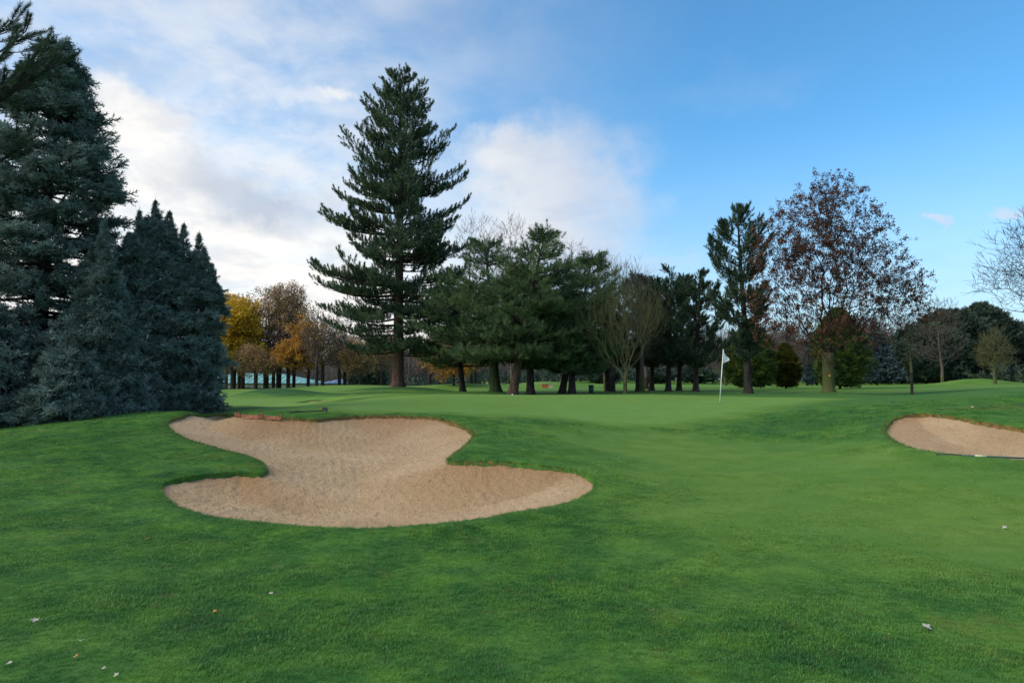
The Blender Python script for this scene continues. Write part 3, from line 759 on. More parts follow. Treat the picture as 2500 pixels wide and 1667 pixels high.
spruce(312, 21.4, 610, 112, 'narrow blue spruce spire just left of the pointed one', sp=[(317, 480, 190, 32), (300, 560, 60, 20), (336, 570, 60, 18)], prof=[(0, .9), (.3, 1.0), (.5, .75), (.66, .40), (.76, .20), (.88, .13), (1, .0)], layers=22, per=6, sec=9)
spruce(458, 22.8, 625, 60, 'shorter blue spruce at the right end of the cluster', sp=[(440, 524, 150, 30), (466, 542, 150, 28), (495, 590, 110, 24), (516, 635, 90, 20), (526, 690, 70, 18)], prof=[(0, .75), (.15, .95), (.4, 1.0), (.6, .80), (.8, .40), (.92, .12), (1, .0)], layers=21, per=6, sec=9)
spruce(240, 19.6, 660, 105, sp=[(254, 515, 190, 32), (225, 590, 80, 22), (272, 600, 80, 20)], label='blue spruce filling the gap between the tallest and the narrow spire', prof=[(0, .95), (.2, 1.0), (.5, .75), (.7, .38), (.85, .15), (1, .0)], layers=19, per=7, sec=10)
spruce(165, 18.2, 850, 95, 'low bluish young spruce in front of the tallest one', layers=12, per=6, sec=8, r0=0.08, sc=0.9, sp=[(165, 800, 90, 22), (205, 870, 60, 20), (128, 850, 70, 20)])
spruce(-40, 18.2, 760, 150, 'low blue spruce cut off by the left edge of the view', layers=16, per=8, sec=8, r0=0.08)

# pine just outside the left edge, its boughs reach into the view
Lp = np.array([-11.6, 13.2, 0.3]); Lp[2] = gz(Lp[0], Lp[1])
root = empty('pine_tree', Lp, 'pine at the left edge of which only dark bough tips show against the sky', 'pine tree')
mb = MB(); tp, tr = trunk_mesh(mb, 10.5, 0.2, (0, 0)); mb.obj('trunk', mBark, root)
A_, B_, ra, rb, pts, dirs = [], [], [], [], [], []
def bough(target, spread, n):
    tgt = at(*target) - Lp; s0 = tp(tgt[2] - 0.9)
    P_ = [s0 + (tgt - s0) * s + np.array([0, 0, -0.25 * math.sin(math.pi * s)]) for s in np.linspace(0, 1, 7)]
    for i in range(6): A_.append(P_[i]); B_.append(P_[i + 1]); ra.append(0.05 - 0.007 * i); rb.append(0.043 - 0.007 * i)
    for i in range(n):
        u = 1 - (i / n) * spread; p = s0 + (tgt - s0) * u + np.array([0, 0, -0.25 * math.sin(math.pi * u)])
        d = nrm((tgt - s0) / 3 + np.array([rng.normal(0, .2), rng.normal(0, .5), rng.normal(0.35, .4)]))
        e = p + d * rng.uniform(0.15, 0.4); A_.append(p); B_.append(e); ra.append(0.012); rb.append(0.008)
        for q in range(2): pts.append(e - d * 0.12 * q); dirs.append(nrm(d + np.array([0, 0, 0.35])))
for tg, sp_, n in (((62, 78, 13.2), 0.25, 9), ((20, 62, 13.6), 0.3, 8), ((130, 165, 13.4), 0.5, 26), ((70, 190, 13.0), 0.5, 22), ((20, 215, 13.2), 0.5, 18), ((50, 352, 13.3), 0.4, 12), ((8, 130, 13.0), 0.4, 10), ((90, 150, 12.8), 0.3, 8)):
    bough(tg, sp_, n)
for h in np.linspace(3, 10.3, 22):        # the rest of its crown
    for b in range(4):
        a = rng.uniform(math.pi * 0.6, math.pi * 1.4) + (0 if b else math.pi * 0.5)
        l = rng.uniform(1.0, 2.2) * (1.1 - h / 12); p = tp(h)
        for q in range(10):
            e = p + np.array([math.cos(a), math.sin(a), 0.15]) * l * (q + 1) / 10
            pts.append(e + rng.normal(0, 0.2, 3)); dirs.append(nrm(np.array([math.cos(a), math.sin(a), 1.0]) + rng.normal(0, .3, 3)))
        A_.append(p); B_.append(p + np.array([math.cos(a), math.sin(a), 0.15]) * l); ra.append(0.04); rb.append(0.01)
v, q = seg_mesh(A_, B_, ra, rb, 5)
link(bpy.data.objects.new('branches', raw_mesh('branches', v, q, mBarkDark)), root)
scatter('foliage', np.array(pts), frames(np.array(dirs)), rng.uniform(0.95, 1.3, len(pts)), *G['branch'], root, kind='stuff')

# broad layered pines right of the big one
def broad(px, Y, ppx, top, wid, label, r0=0.25, layers=13, lean=None, prof=None, tm=mBarkDark, bias=None, sc=1.15, group='broad pines behind the green', key='soft', per=8, sec=16, start=0.24):
    L_ = ground_at(px, Y); h = hgt_to(top + 22, Y, L_[2]); wm = wid / F * Y
    lean = (ppx - px) / F * Y
    prof = prof or [(0, 0), (0.20, 0.2), (0.26, 0.85), (0.45, 1.0), (0.65, 0.92), (0.8, 0.65), (0.92, 0.38), (1, 0.15)]
    return conifer('pine_tree', label, 'pine tree', L_, h, r0, [(a, b * wm) for a, b in prof], key, sc, layers, per, lambda t: -0.16 + 0.42 * t, 0.16, 0.0,
                   sec, 0.27, 0.36, lean=(lean, 0), inner=0.2, bmat=mBarkDark, tmat=tm, group=group, jit=0.2, side_bias=bias, sub=0.4, start=start)
broad(1210, 42, 1185, 585, 200, 'broad layered pine on a green ivied trunk nearest the tallest pine', 0.30, 9, tm=mBarkIvy)
broad(1252, 39, 1325, 562, 160, 'broad pine with pale brown trunk and wind swept top leaning right', 0.25, 11, tm=mBark)
broad(1295, 41, 1290, 660, 120, 'shorter layered pine on a forked dark trunk behind the ball', 0.22, 8)
broad(1372, 43, 1450, 612, 118, 'broad pine with slanting trunk and ragged top at the right of the group', 0.2, 10)
broad(1396, 41, 1400, 720, 110, 'low spreading pine filling the right side of the broad group', 0.2, 7)
broad(1130, 50, 1100, 650, 125, 'pine half hidden between the tallest pine and the ivied one', 0.2, 8)
# dark pines
def dark(px, Y, ppx, top, wid, label, r0=0.17, layers=11, key='black', up=0.6, prof=None, per=5, start=0.22, sec=11):
    L_ = ground_at(px, Y); h = hgt_to(top, Y, L_[2]); wm = wid / F * Y
    prof = prof or [(0, 0), (0.2, 0.2), (0.3, 0.9), (0.5, 1.0), (0.7, 0.85), (0.85, 0.55), (0.95, 0.3), (1, 0.1)]
    return conifer('pine_tree', label, 'pine tree', L_, h, r0, [(a, b * wm) for a, b in prof], key, 1.2, layers, per, lambda t: -0.05 + 0.55 * t, 0.35, 0.0,
                   sec, 0.24, up, lean=((ppx - px) / F * Y, 0), inner=0.5, tips=7, bmat=mBarkDark, tmat=mBarkDark, group='dark pines behind the green', jit=0.3, start=start)
dark(1558, 47, 1560, 682, 74, 'dark pine behind the bare fan shaped tree')
dark(1590, 50, 1604, 690, 62, 'slim dark pine second from the bare fan shaped tree')
dark(1631, 46, 1640, 668, 80, 'dark pine with several upright tips left of the flag')
dark(1657, 49, 1676, 688, 62, 'dark pine on a stout leaning trunk left of the flag')
dark(1698, 45, 1712, 676, 80, 'dark pine with flared trunk directly left of the flag')
dark(1484, 48, 1470, 740, 52, 'dark low pine left of the bare fan shaped tree')
dark(1826, 40, 1808, 516, 78, 'tall slim pine with open middle crown right of the flag', 0.22, 19,
     prof=[(0, 0), (0.26, 0.25), (0.32, 0.6), (0.42, 0.75), (0.5, 0.85), (0.6, 0.55), (0.68, 0.72), (0.8, 0.85), (0.88, 0.7), (0.95, 0.45), (1, 0.16)], per=4, start=0.18, sec=11)

# ------------------------------------------------------------------ thuja shaped bushes (dense shells)
def bush(name, label, cat, px, Y, top, wid, key, shape='egg', n=2600, sc=1.0, group=None, stem=0.12, low=0.02):
    L_ = ground_at(px, Y); h = hgt_to(top, Y, L_[2]); w_ = wid / F * Y
    root = empty(name, L_, label, cat, group)
    mb = MB(); mb.tube([(0, 0, -0.2), (0, 0, h * 0.5), (0, 0, h * 0.85)], [stem, stem * 0.6, 0.02], 8); mb.obj('trunk', mBarkDark, root)
    t = rng.random(n) ** 0.9; a = rng.random(n) * math.tau
    if shape == 'cone': rr = (1 - t) ** 0.75 * np.minimum(1, 0.55 + t * 6)
    elif shape == 'round': rr = np.sqrt(np.clip(1 - (2 * t * 0.97 - 0.95) ** 2, 0.02, 1))
    else: rr = np.sin(np.pi * np.clip(t * 0.93 + 0.10, 0, 1)) ** 0.6 * (1 - 0.25 * t)
    lump = 1 + 0.20 * np.sin(3 * a + 5 * t + px) + 0.14 * np.sin(7 * a + 11 * t + 1) + 0.10 * np.sin(13 * a - 19 * t)
    rad = w_ * rr * lump * rng.uniform(0.5, 1.12, n)
    z = low * h + t * h * (1 - low)
    pts = np.stack([rad * np.cos(a), rad * np.sin(a), z], 1)
    d = np.stack([np.cos(a), np.sin(a), np.full(n, 0.8)], 1) + rng.normal(0, 0.3, (n, 3))
    g, nv = G[key]
    scatter('foliage', pts, frames(d, np.tile([0, 0, 1.0], (n, 1))), sc * rng.uniform(0.7, 1.2, n), g, nv, root, kind='stuff')
    return root
bush('thuja_bush', 'large dark green thuja behind the tall slim pine', 'thuja', 1832, 58, 800, 52, 'thuja', 'egg', 3800, 1.35)
bush('thuja_bush', 'small yellow green conical thuja between two larger ones', 'thuja', 1918, 60, 846, 26, 'gold', 'egg', 1800, 1.2)
bush('thuja_bush', 'large green thuja behind the mossy trunk of the russet tree', 'thuja', 2050, 56, 760, 54, 'thuja', 'egg', 3600, 1.25)
bush('evergreen_tree', 'bluish spruce in the dark belt right of the russet tree', 'evergreen tree', 2140, 82, 826, 45, 'farblue', 'cone', 1500, 1.5)
bush('evergreen_tree', 'dark blue evergreen left behind the large thuja', 'evergreen tree', 1994, 84, 850, 28, 'farblue', 'cone', 900, 1.4)
for px, Y, top, wid, lab in ((2400, 92, 752, 80, 'highest dark cedar in the belt at the right edge'), (2325, 90, 768, 66, 'dark cedar just left of the highest one'), (2470, 96, 800, 55, 'dark cedar at the right end of the belt'),
                             (2262, 88, 806, 60, 'low dark evergreen in front of the bare crown on the right'), (2200, 92, 836, 46, 'small dark evergreen behind the thin sapling'), (2600, 90, 790, 90, 'dark evergreen cut off by the right edge of the view')):
    bush('evergreen_tree', lab, 'evergreen tree', px, Y, top, wid, 'fargreen', 'round' if px != 2400 else 'egg', 2300, 1.35, 'dark evergreens of the right hand belt')
for px, Y, top, wid, lab in ((900, 95, 880, 40, 'dark evergreen shrub left behind the tallest trunk'), (1470, 96, 905, 30, 'small dark shrub behind the pine trunks left of the flag'), (1700, 100, 895, 34, 'dark shrub behind the trunk left of the flag'), (1600, 98, 905, 34, 'dark shrub low behind the dark pines')):
    bush('evergreen_shrub', lab, 'shrub', px, Y, top, wid, 'fargreen', 'round', 700, 1.1)

# ------------------------------------------------------------------ broadleaf trees grown towards points in their crown
def skeleton(base_h, ells, N, alpha=0.35, trunk_top=None, shell=0.6, seed=0, lean=(0, 0), flatten=1.0):
    g = np.random.default_rng(seed)
    vol = np.array([e[3] * e[4] * e[5] for e in ells]); pk = g.choice(len(ells), N, p=vol / vol.sum())
    E = np.array(ells)[pk]
    u = nrm(g.normal(size=(N, 3))) * (g.random((N, 1)) ** (shell / 1.5))
    pts = E[:, :3] + u * E[:, 3:6]
    pts = pts[pts[:, 2] > base_h * 0.85]
    nt = 6
    nodes = [np.array([lean[0] * s, lean[1] * s, base_h * s]) for s in np.linspace(0, 1, nt)]
    par = [-1] + list(range(nt - 1))
    plen = [base_h * s for s in np.linspace(0, 1, nt)]
    # central leader
    if trunk_top:
        p = nodes[-1].copy(); k = int((trunk_top - base_h) / 0.8)
        for i in range(k):
            p = p + np.array([g.normal(0, 0.06), g.normal(0, 0.06), (trunk_top - base_h) / k])
            par.append(len(nodes) - 1); plen.append(plen[-1] + 0.8); nodes.append(p.copy())
    fork = nt - 1
    o = np.argsort(np.linalg.norm(pts - nodes[fork], axis=1)); pts = pts[o]
    tot = len(nodes) + 2 * len(pts)
    NP = np.zeros((tot, 3)); NP[:len(nodes)] = nodes; PL = np.zeros(tot); PL[:len(nodes)] = plen; cnt = len(nodes)
    PA = np.full(tot, -1); PA[:cnt] = par
    for p in pts:
        c = NP[fork:cnt]
        d = np.linalg.norm(c - p, axis=1)
        cost = d + alpha * PL[fork:cnt]
        # growing downwards is costly
        cost = cost + 0.8 * np.clip(c[:, 2] - p[2], 0, None)
        i = int(np.argmin(cost)) + fork
        dd = d[i - fork]
        a = NP[i]
        if dd > 0.9 :   # intermediate node with a curve: starts steeper, ends flatter
            m = a + (p - a) * 0.5 + np.array([g.normal(0, 0.07) * dd, g.normal(0, 0.07) * dd, g.normal(0.03, 0.05) * dd])
            NP[cnt] = m; PA[cnt] = i; PL[cnt] = PL[i] + dd * 0.5; i = cnt; cnt += 1
        NP[cnt] = p; PA[cnt] = i; PL[cnt] = PL[i] + np.linalg.norm(p - NP[PA[cnt]]); cnt += 1
    return NP[:cnt], PA[:cnt]
def grow_twigs(NP, PA, per, length, seed, up=0.4, split=1):
    g = np.random.default_rng(seed)
    nchild = np.bincount(PA[PA >= 0], minlength=len(NP))
    A_, B_ = [], []
    tips = np.nonzero(nchild == 0)[0]
    some = np.nonzero((nchild == 1) & (np.arange(len(NP)) > 12))[0]
    for i, k in [(i, per) for i in tips] + [(i, max(1, per // 2)) for i in some]:
        d0 = nrm(NP[i] - NP[PA[i]])
        for _ in range(k):
            d = nrm(d0 + g.normal(0, 0.55, 3) + np.array([0, 0, up])); l = length * g.uniform(0.5, 1.2)
            m = NP[i] + d * l * 0.5; e = m + nrm(d + g.normal(0, 0.2, 3) + np.array([0, 0, up * 0.5])) * l * 0.5
            A_ += [NP[i], m]; B_ += [m, e]
            for _s in range(split):
                e2 = m + nrm(d + g.normal(0, 0.5, 3) + np.array([0, 0, up * 0.5])) * l * 0.45
                A_.append(m); B_.append(e2)
    return np.array(A_), np.array(B_)
def tree_meshes(NP, PA, r_tip, r_base, twigs, twig_r, bmat, tmat, trunk_n=6, limb=1.0):
    n = len(NP); w_ = np.zeros(n)
    nchild = np.bincount(PA[PA >= 0], minlength=n)
    w_[nchild == 0] = 1
    for i in range(n - 1, 0, -1):
        w_[PA[i]] += w_[i]
    rad = r_tip * np.maximum(w_, 1) ** 0.43
    rad *= np.where(rad > 0, 1, 1); k = r_base / rad[0]
    rad = rad * (1 + (k - 1) * (w_ / w_[0]) ** 0.5)
    rad[trunk_n:] *= limb
    tk = MB()
    idx = list(range(trunk_n))
    P_ = [NP[i] for i in idx]; rr = [rad[i] for i in idx]
    P_ = [P_[0] + np.array([0, 0, -0.3]), P_[0], P_[0] + (P_[1] - P_[0]) * 0.35] + P_[1:]
    rr = [rr[0] * 1.35, rr[0] * 1.3, rr[0] * 1.07] + rr[1:]
    tk.tube(P_, rr, 12)
    c = np.arange(trunk_n, n); pa = PA[c]
    big = rad[c] > 0.035
    v1, q1 = seg_mesh(NP[pa][big], NP[c][big], np.minimum(rad[pa][big], rad[c][big] * 1.45), rad[c][big], 6) if big.any() else (np.zeros((0, 3)), np.zeros((0, 4), int))
    sm_ = ~big
    v2, q2 = seg_mesh(NP[pa][sm_], NP[c][sm_], np.minimum(rad[pa][sm_], rad[c][sm_] * 1.4), rad[c][sm_], 3)
    v3, q3 = seg_mesh(twigs[0], twigs[1], np.full(len(twigs[0]), twig_r), np.full(len(twigs[0]), twig_r * 0.6), 3)
    v = np.concatenate([v1, v2, v3]); q = np.concatenate([q1, q2 + len(v1), q3 + len(v1) + len(v2)])
    return tk.mesh('trunk', tmat), raw_mesh('branches', v, q, bmat)
def broadleaf(name, label, cat, px, Y, base, ells, N, r_base, bmat, tmat, leaf=None, leaf_sc=1.0, leaf_frac=1.0, per=3, tl=0.6, tr_=0.007, alpha=0.35, top=None, seed=1, group=None, shell=0.6,
              up=0.4, lean=(0, 0), split=1, leaf_mask=None, r_tip=0.008):
    """ells in photo pixels relative to the trunk foot: (dx, elevation of centre, rx, rz)"""
    k = Y / F; L_ = ground_at(px, Y)
    zc = lambda py: at(px, py, Y)[2] - L_[2]
    E = [((a - px) * k, dy * k, zc(b), rx * k, max(rx * 0.9, 10) * k, rz * k) for a, b, rx, rz, dy in ells]
    NP, PA = skeleton(base, E, N, alpha, zc(top) if top else None, shell, seed, lean)
    tw = grow_twigs(NP, PA, per, tl, seed + 1, up, split)
    mt, mbm = tree_meshes(NP, PA, r_tip, r_base, tw, tr_, bmat, tmat, limb=0.66 if leaf == 'russet' else 0.85)
    root = empty(name, L_, label, cat, group)
    link(bpy.data.objects.new('trunk', mt), root); link(bpy.data.objects.new('branches', mbm), root, kind='stuff')
    if leaf:
        pts = tw[1]
        keep = rng.random(len(pts)) < leaf_frac
        if leaf_mask is not None: keep &= leaf_mask(pts)
        pts = pts[keep] + rng.normal(0, 0.05, (keep.sum(), 3))
        d = rng.normal(size=pts.shape)
        scatter('foliage', pts, frames(d), leaf_sc * rng.uniform(0.7, 1.25, len(pts)), *G[leaf], root, kind='stuff')
    return root, NP, tw
# the russet tree right of the flag
Y = 37
root, NPm, twm = broadleaf('maple_tree', 'russet leaved broad crowned tree on a mossy trunk beside the fairway', 'deciduous tree', 2022, Y, 2.1,
    [(2030, 560, 135, 120, 0), (1960, 620, 120, 120, 0), (2110, 640, 110, 110, 0), (1920, 720, 85, 90, 0), (2170, 720, 95, 90, 0), (2040, 720, 130, 110, 0), (1930, 800, 75, 55, 0), (2190, 770, 85, 60, 0), (2030, 500, 85, 72, 0), (2025, 820, 110, 60, 0), (2120, 800, 90, 60, 0), (1885, 640, 45, 60, 0), (2215, 690, 62, 60, 0), (2240, 760, 45, 50, 0), (1880, 780, 50, 60, 0)],
    2100, 0.30, mBarkDark, mBarkMoss, 'russet', 1.0, 0.60, 3, 0.5, 0.006, 0.62, None, 8, shell=0.85, up=0.35, r_tip=0.007)
mk = MB(); a_ = np.arange(14) * math.tau / 14
ring = np.stack([0.055 * np.cos(a_), np.zeros(14), 0.055 * np.sin(a_)], 1)
mk.add(np.concatenate([ring + [0, 0, 0], ring + [0, 0.02, 0]]), [tuple(range(14))[::-1], tuple(range(14, 28))] + [(i, (i + 1) % 14, 14 + (i + 1) % 14, 14 + i) for i in range(14)])
o = mk.obj('marker_disc', plain('yellow_marker', (0.75, 0.40, 0.03), 0.5), root, False, label='small orange yellow marker disc fixed to the trunk')
o.location = (-0.08, -0.33, at(2018, 917, Y)[2] - root.location.z)

# bare fan shaped tree (upright olive branches from a short stem)
broadleaf('bare_tree', 'bare fan shaped tree with olive upright branches in front of dark pines', 'deciduous tree', 1526, 38, 0.7,
    [(1515, 780, 95, 75, 0), (1500, 700, 50, 50, 0), (1560, 780, 70, 70, 0), (1450, 800, 50, 60, 0), (1520, 850, 70, 40, 0), (1600, 790, 30, 40, 0)], 520, 0.11, mTwigOlive, mBarkMoss, per=3, tl=1.0, tr_=0.006, alpha=0.75, top=None, seed=11, up=1.2, r_tip=0.006)
# bare trees behind the pines
bg = 'bare trees behind the pines'
BARE = [((1150, 62, [(1165, 590, 60, 62, 0), (1190, 680, 75, 90, 0)], 528, 'bare crown showing above the ivied pine on the left')),
        ((1250, 64, [(1250, 598, 55, 58, 0), (1250, 700, 75, 90, 0)], 538, 'bare crown showing right of the first one above the pines')),
        ((1395, 66, [(1395, 650, 48, 55, 0), (1395, 750, 60, 90, 0)], 612, 'bare crown between the two ragged pine tops')),
        ((1478, 58, [(1480, 700, 42, 75, 0), (1478, 800, 50, 70, 0)], 636, 'thin bare tree right of the broad pine group')),
        ((1496, 46, [(1500, 740, 40, 60, 0), (1500, 840, 50, 50, 0)], 690, 'bare thin stem tree beside the green bin')),
        ((1567, 44, [(1545, 720, 40, 70, 0), (1560, 820, 50, 60, 0)], 655, 'pale stemmed bare tree with tall thin top')),
        ((1578, 56, [(1580, 760, 50, 70, 0)], 700, 'bare tree deep among the dark pines')),
        ((2300, 78, [(2305, 780, 48, 48, 0), (2290, 840, 60, 50, 0)], 742, 'rounded bare crown rising over the right hand belt')),
        ((2225, 37, [(2222, 850, 14, 40, 0), (2226, 810, 10, 30, 0)], 800, 'thin bare sapling standing alone on the fairway')),
        ((1770, 80, [(1770, 870, 60, 45, 0)], 830, 'low bare tree behind the flag')),
        ((1970, 84, [(1960, 850, 55, 50, 0)], 810, 'bare tree behind the small conical thuja'))]
for i, (px, Yb, ells, top, lab) in enumerate(BARE):
    small = px == 2225
    broadleaf('bare_tree', lab, 'deciduous tree', px, Yb, 1.0 if not small else 1.2, ells, 60 if small else 330, 0.07 if small else 0.17, mTwig if not small else mTwigOlive, mBarkMoss if i % 2 else mBarkDark, per=2 if small else 3, tl=0.4 if small else 1.0,
              tr_=0.010 * Yb / 60, alpha=0.5, top=top, seed=30 + i, up=0.7, group=bg if i < 7 else None, r_tip=0.010)
# small olive round tree at the right
broadleaf('small_tree', 'small round olive topped tree in front of the dark cedars', 'deciduous tree', 2428, 66, 1.25, [(2428, 868, 40, 40, 0), (2428, 830, 28, 25, 0)], 420, 0.16, mTwigOlive, mBarkMoss, per=4, tl=0.7, tr_=0.012, alpha=0.15, seed=51, up=0.6)
# bare tree reaching in from the right edge
broadleaf('bare_tree', 'large bare tree at the right edge with spreading fine twigs', 'deciduous tree', 2660, 34, 1.9,
    [(2580, 650, 140, 110, 0), (2510, 690, 100, 80, 0), (2640, 570, 150, 110, 0), (2710, 700, 150, 130, 0), (2450, 700, 60, 36, 0), (2500, 620, 80, 50, 0)], 1100, 0.36, mTwigDark, mBarkDark, per=3, tl=0.9, tr_=0.008, alpha=0.5, top=None, seed=61, up=0.1, r_tip=0.0055)

# autumn trees on the left, beyond the spruces
ag = 'autumn trees before the turquoise roof'
def autumn(px, Y, ells, top, leaf, frac, lab, seed, N=650, rb=0.3, sc=1.2, base=2.6, mat=mTwig, cat='deciduous tree', mask=None, lift=0):
    return broadleaf('autumn_tree', lab, cat, px, Y, base, ells, N, rb, mat, mBarkDark, leaf, sc, frac, 3, 0.9, 0.016, 0.25, top, seed, ag, leaf_mask=mask, r_tip=0.013)
autumn(570, 74, [(562, 785, 62, 56, 0), (540, 850, 50, 44, 0), (602, 820, 36, 48, 0), (612, 874, 44, 24, 0)], 760, 'yellow', 0.9, 'bright golden yellow tree next to the spruces', 71, 650)
autumn(650, 76, [(660, 770, 52, 62, 0), (690, 810, 60, 60, 0), (640, 850, 50, 50, 0)], 720, 'brown', 0.32, 'tall brown leaved tree behind the golden one', 72, 900)
autumn(704, 72, [(715, 870, 38, 32, 0), (740, 830, 30, 42, 0), (760, 870, 20, 30, 0)], 820, 'orange', 0.85, 'orange brown tree in front of the turquoise roof', 73, 420, 0.2, 1.0)
autumn(592, 80, [(585, 770, 48, 45, 0), (600, 840, 50, 50, 0)], 728, 'brown', 0.18, 'nearly bare tree rising behind the golden crown', 74, 520)
autumn(625, 70, [(612, 880, 35, 26, 0), (640, 900, 36, 18, 0)], 860, 'brown', 0.5, 'low brown leaved tree over the turquoise roof', 75, 300, 0.2, 1.0, 1.8)
autumn(681, 78, [(700, 740, 45, 40, 0), (720, 790, 40, 45, 0)], 715, 'brown', 0.3, 'tree with brown leaves and highest rounded top right of the golden one', 76, 450)
autumn(519, 70, [(512, 850, 30, 60, 0)], 780, 'yellow', 0.4, 'yellowing tree half hidden by the spruces', 77, 250, 0.2)
autumn(773, 68, [(775, 830, 40, 60, 0)], 768, 'brown', 0.05, 'bare grey tree left of the tallest pine', 78, 420, 0.18)
autumn(788, 72, [(810, 840, 42, 60, 0)], 772, 'brown', 0.04, 'second bare grey tree left of the tallest pine', 79, 420, 0.18)
autumn(842, 80, [(850, 870, 40, 50, 0)], 810, 'brown', 0.35, 'thin brownish tree just left of the tallest trunk', 80, 350, 0.2)
autumn(880, 70, [(878, 880, 36, 36, 0)], 850, 'brown', 0.7, 'low rusty brown tree beside the tallest trunk', 81, 260, 0.14, 1.0, 1.8)
autumn(933, 84, [(930, 860, 42, 50, 0)], 810, 'brown', 0.3, 'brownish tree right behind the tallest trunk', 82, 350, 0.2)
autumn(1050, 78, [(1060, 870, 45, 40, 0)], 830, 'brown', 0.6, 'rusty brown tree right of the tallest trunk', 83, 350, 0.18, 1.0, 1.8)
autumn(1108, 60, [(1110, 905, 34, 24, 0), (1080, 890, 22, 18, 0)], 890, 'orange', 0.8, 'small orange tree under the broad pines', 84, 220, 0.12, 0.8, 1.0)
autumn(1160, 82, [(1160, 880, 48, 36, 0)], 850, 'brown', 0.35, 'thin tree with pale branches behind the ivied trunk', 85, 300, 0.16)
# plain dark stems of the grove in front of the roof
sg_ = 'bare stems before the turquoise roof'
STEMS = [(526, 76, 'slender dark tree nearest the blue spruces before the turquoise roof'), (541, 84, 'slim dark tree second from the blue spruces before the turquoise roof'),
         (553, 86, 'slim dark tree just left of the golden tree trunk'), (584, 78, 'slim dark tree just right of the golden tree trunk'), (668, 74, 'slim dark tree right of the trunk of the tall brown leaved tree'),
         (718, 78, 'slim dark tree among the orange leaves before the turquoise roof'), (753, 80, 'slim dark tree at the right end of the turquoise roof'), (829, 76, 'slim dark tree in front of the small blue roof')]
stem0 = None
for i, (px, Yb, _) in enumerate(STEMS):
    if stem0 is None:
        stem0, _a, _b = broadleaf('bare_tree', _, 'deciduous tree', px, Yb, 3.0, [(px, 845, 32, 55, 0)], 260, 0.19, mTwig, mBarkDark, per=3, tl=0.9, tr_=0.016, alpha=0.22, top=790, seed=90, group=sg_, r_tip=0.012)
        kids = [c for c in COL.objects if c.parent == stem0]
    else:
        c = stem0.copy(); COL.objects.link(c); c['label'] = _; c.location = ground_at(px, Yb); c.rotation_euler.z = i * 1.3; c.scale = (1, 1, random.uniform(0.85, 1.08))
        for kd in kids:
            d = kd.copy(); COL.objects.link(d); d.parent = c

# ------------------------------------------------------------------ far wood (reads as one mass)
fe = [(0, 0, 4.2, 2.6, 2.6, 3.4)]
srcs = []
for s in range(3):
    NP, PA = skeleton(1.6, fe, 170, 0.2, 6.5, 0.6, 200 + s)
    tw = grow_twigs(NP, PA, 4, 1.2, 210 + s, 0.5)
    mt, mbm = tree_meshes(NP, PA, 0.02, 0.18, tw, 0.022, mFarWood, mFarWood)
    # join trunk into the same mesh
    vv = np.array([v.co[:] for v in mt.vertices]); 
    import bmesh
    bm = bmesh.new(); bm.from_mesh(mbm); bm.from_mesh(mt); m2 = bpy.data.meshes.new('far_tree'); bm.to_mesh(m2); bm.free(); m2.materials.append(mFarWood)
    srcs.append(source('far_tree', m2))
G['wood'] = (gn_tree('far_tree', srcs), 3)
n = 900
ang = rng.uniform(-1.25, 1.25, n); rr = rng.uniform(118, 190, n)
wx = rr * np.sin(ang); wy = rr * np.cos(ang)
ok = ~((wx < -28) & (wx > -85) & (wy < 128))
wx, wy = wx[ok], wy[ok]
P_ = np.stack([wx, wy, H(wx, wy) - 0.1], 1); rot = np.zeros_like(P_); rot[:, 2] = rng.random(len(P_)) * 6.28
scatter('far_wood', P_, rot, rng.uniform(0.75, 1.45, len(P_)), *G['wood'], None, kind='stuff', label='distant purplish brown bare woodland behind the course', category='woodland')
# undergrowth: low dark hedge line and brush
n = 5200
ang = rng.uniform(-1.2, 1.2, n); rr = rng.uniform(100, 122, n)
wx = rr * np.sin(ang); wy = rr * np.cos(ang)
ok = ~((wx < -24) & (wx > -62))
wx, wy = wx[ok], wy[ok]
P_ = np.stack([wx, wy, H(wx, wy) + rng.uniform(0, 1.9, len(wx)) * rng.uniform(0.5, 1.0, len(wx))], 1)
scatter('undergrowth', P_, frames(rng.normal(0, .5, (len(P_), 3)) + [0, 0, 1]), rng.uniform(0.9, 1.8, len(P_)), *G['fargreen'], None, kind='stuff', label='dark undergrowth along the edge of the far wood', category='undergrowth')
# brown brush bank before the turquoise roof
reg('brush', 'brush_spray', lambda: spray(0.7, 6, 6, 0.16, 0.06), mFarWood)
n = 2600
px_ = rng.uniform(470, 850, n); Yd = rng.uniform(84, 90, n)
wx = (px_ - CX) / F * Yd; z = H(wx, Yd)
P_ = np.stack([wx, Yd, z + rng.uniform(0, 1, n) * (0.40 + 0.15 * np.sin(wx * 0.9)) + (np.interp(Yd, [84, 90], [0.0, 0.2]))], 1)
scatter('brushwood', P_, frames(rng.normal(0, .6, (n, 3)) + [0, 0, 1]), rng.uniform(0.35, 0.7, n), *G['brush'], None, kind='stuff', label='low brown brushwood bank before the turquoise roofed building', category='brushwood')

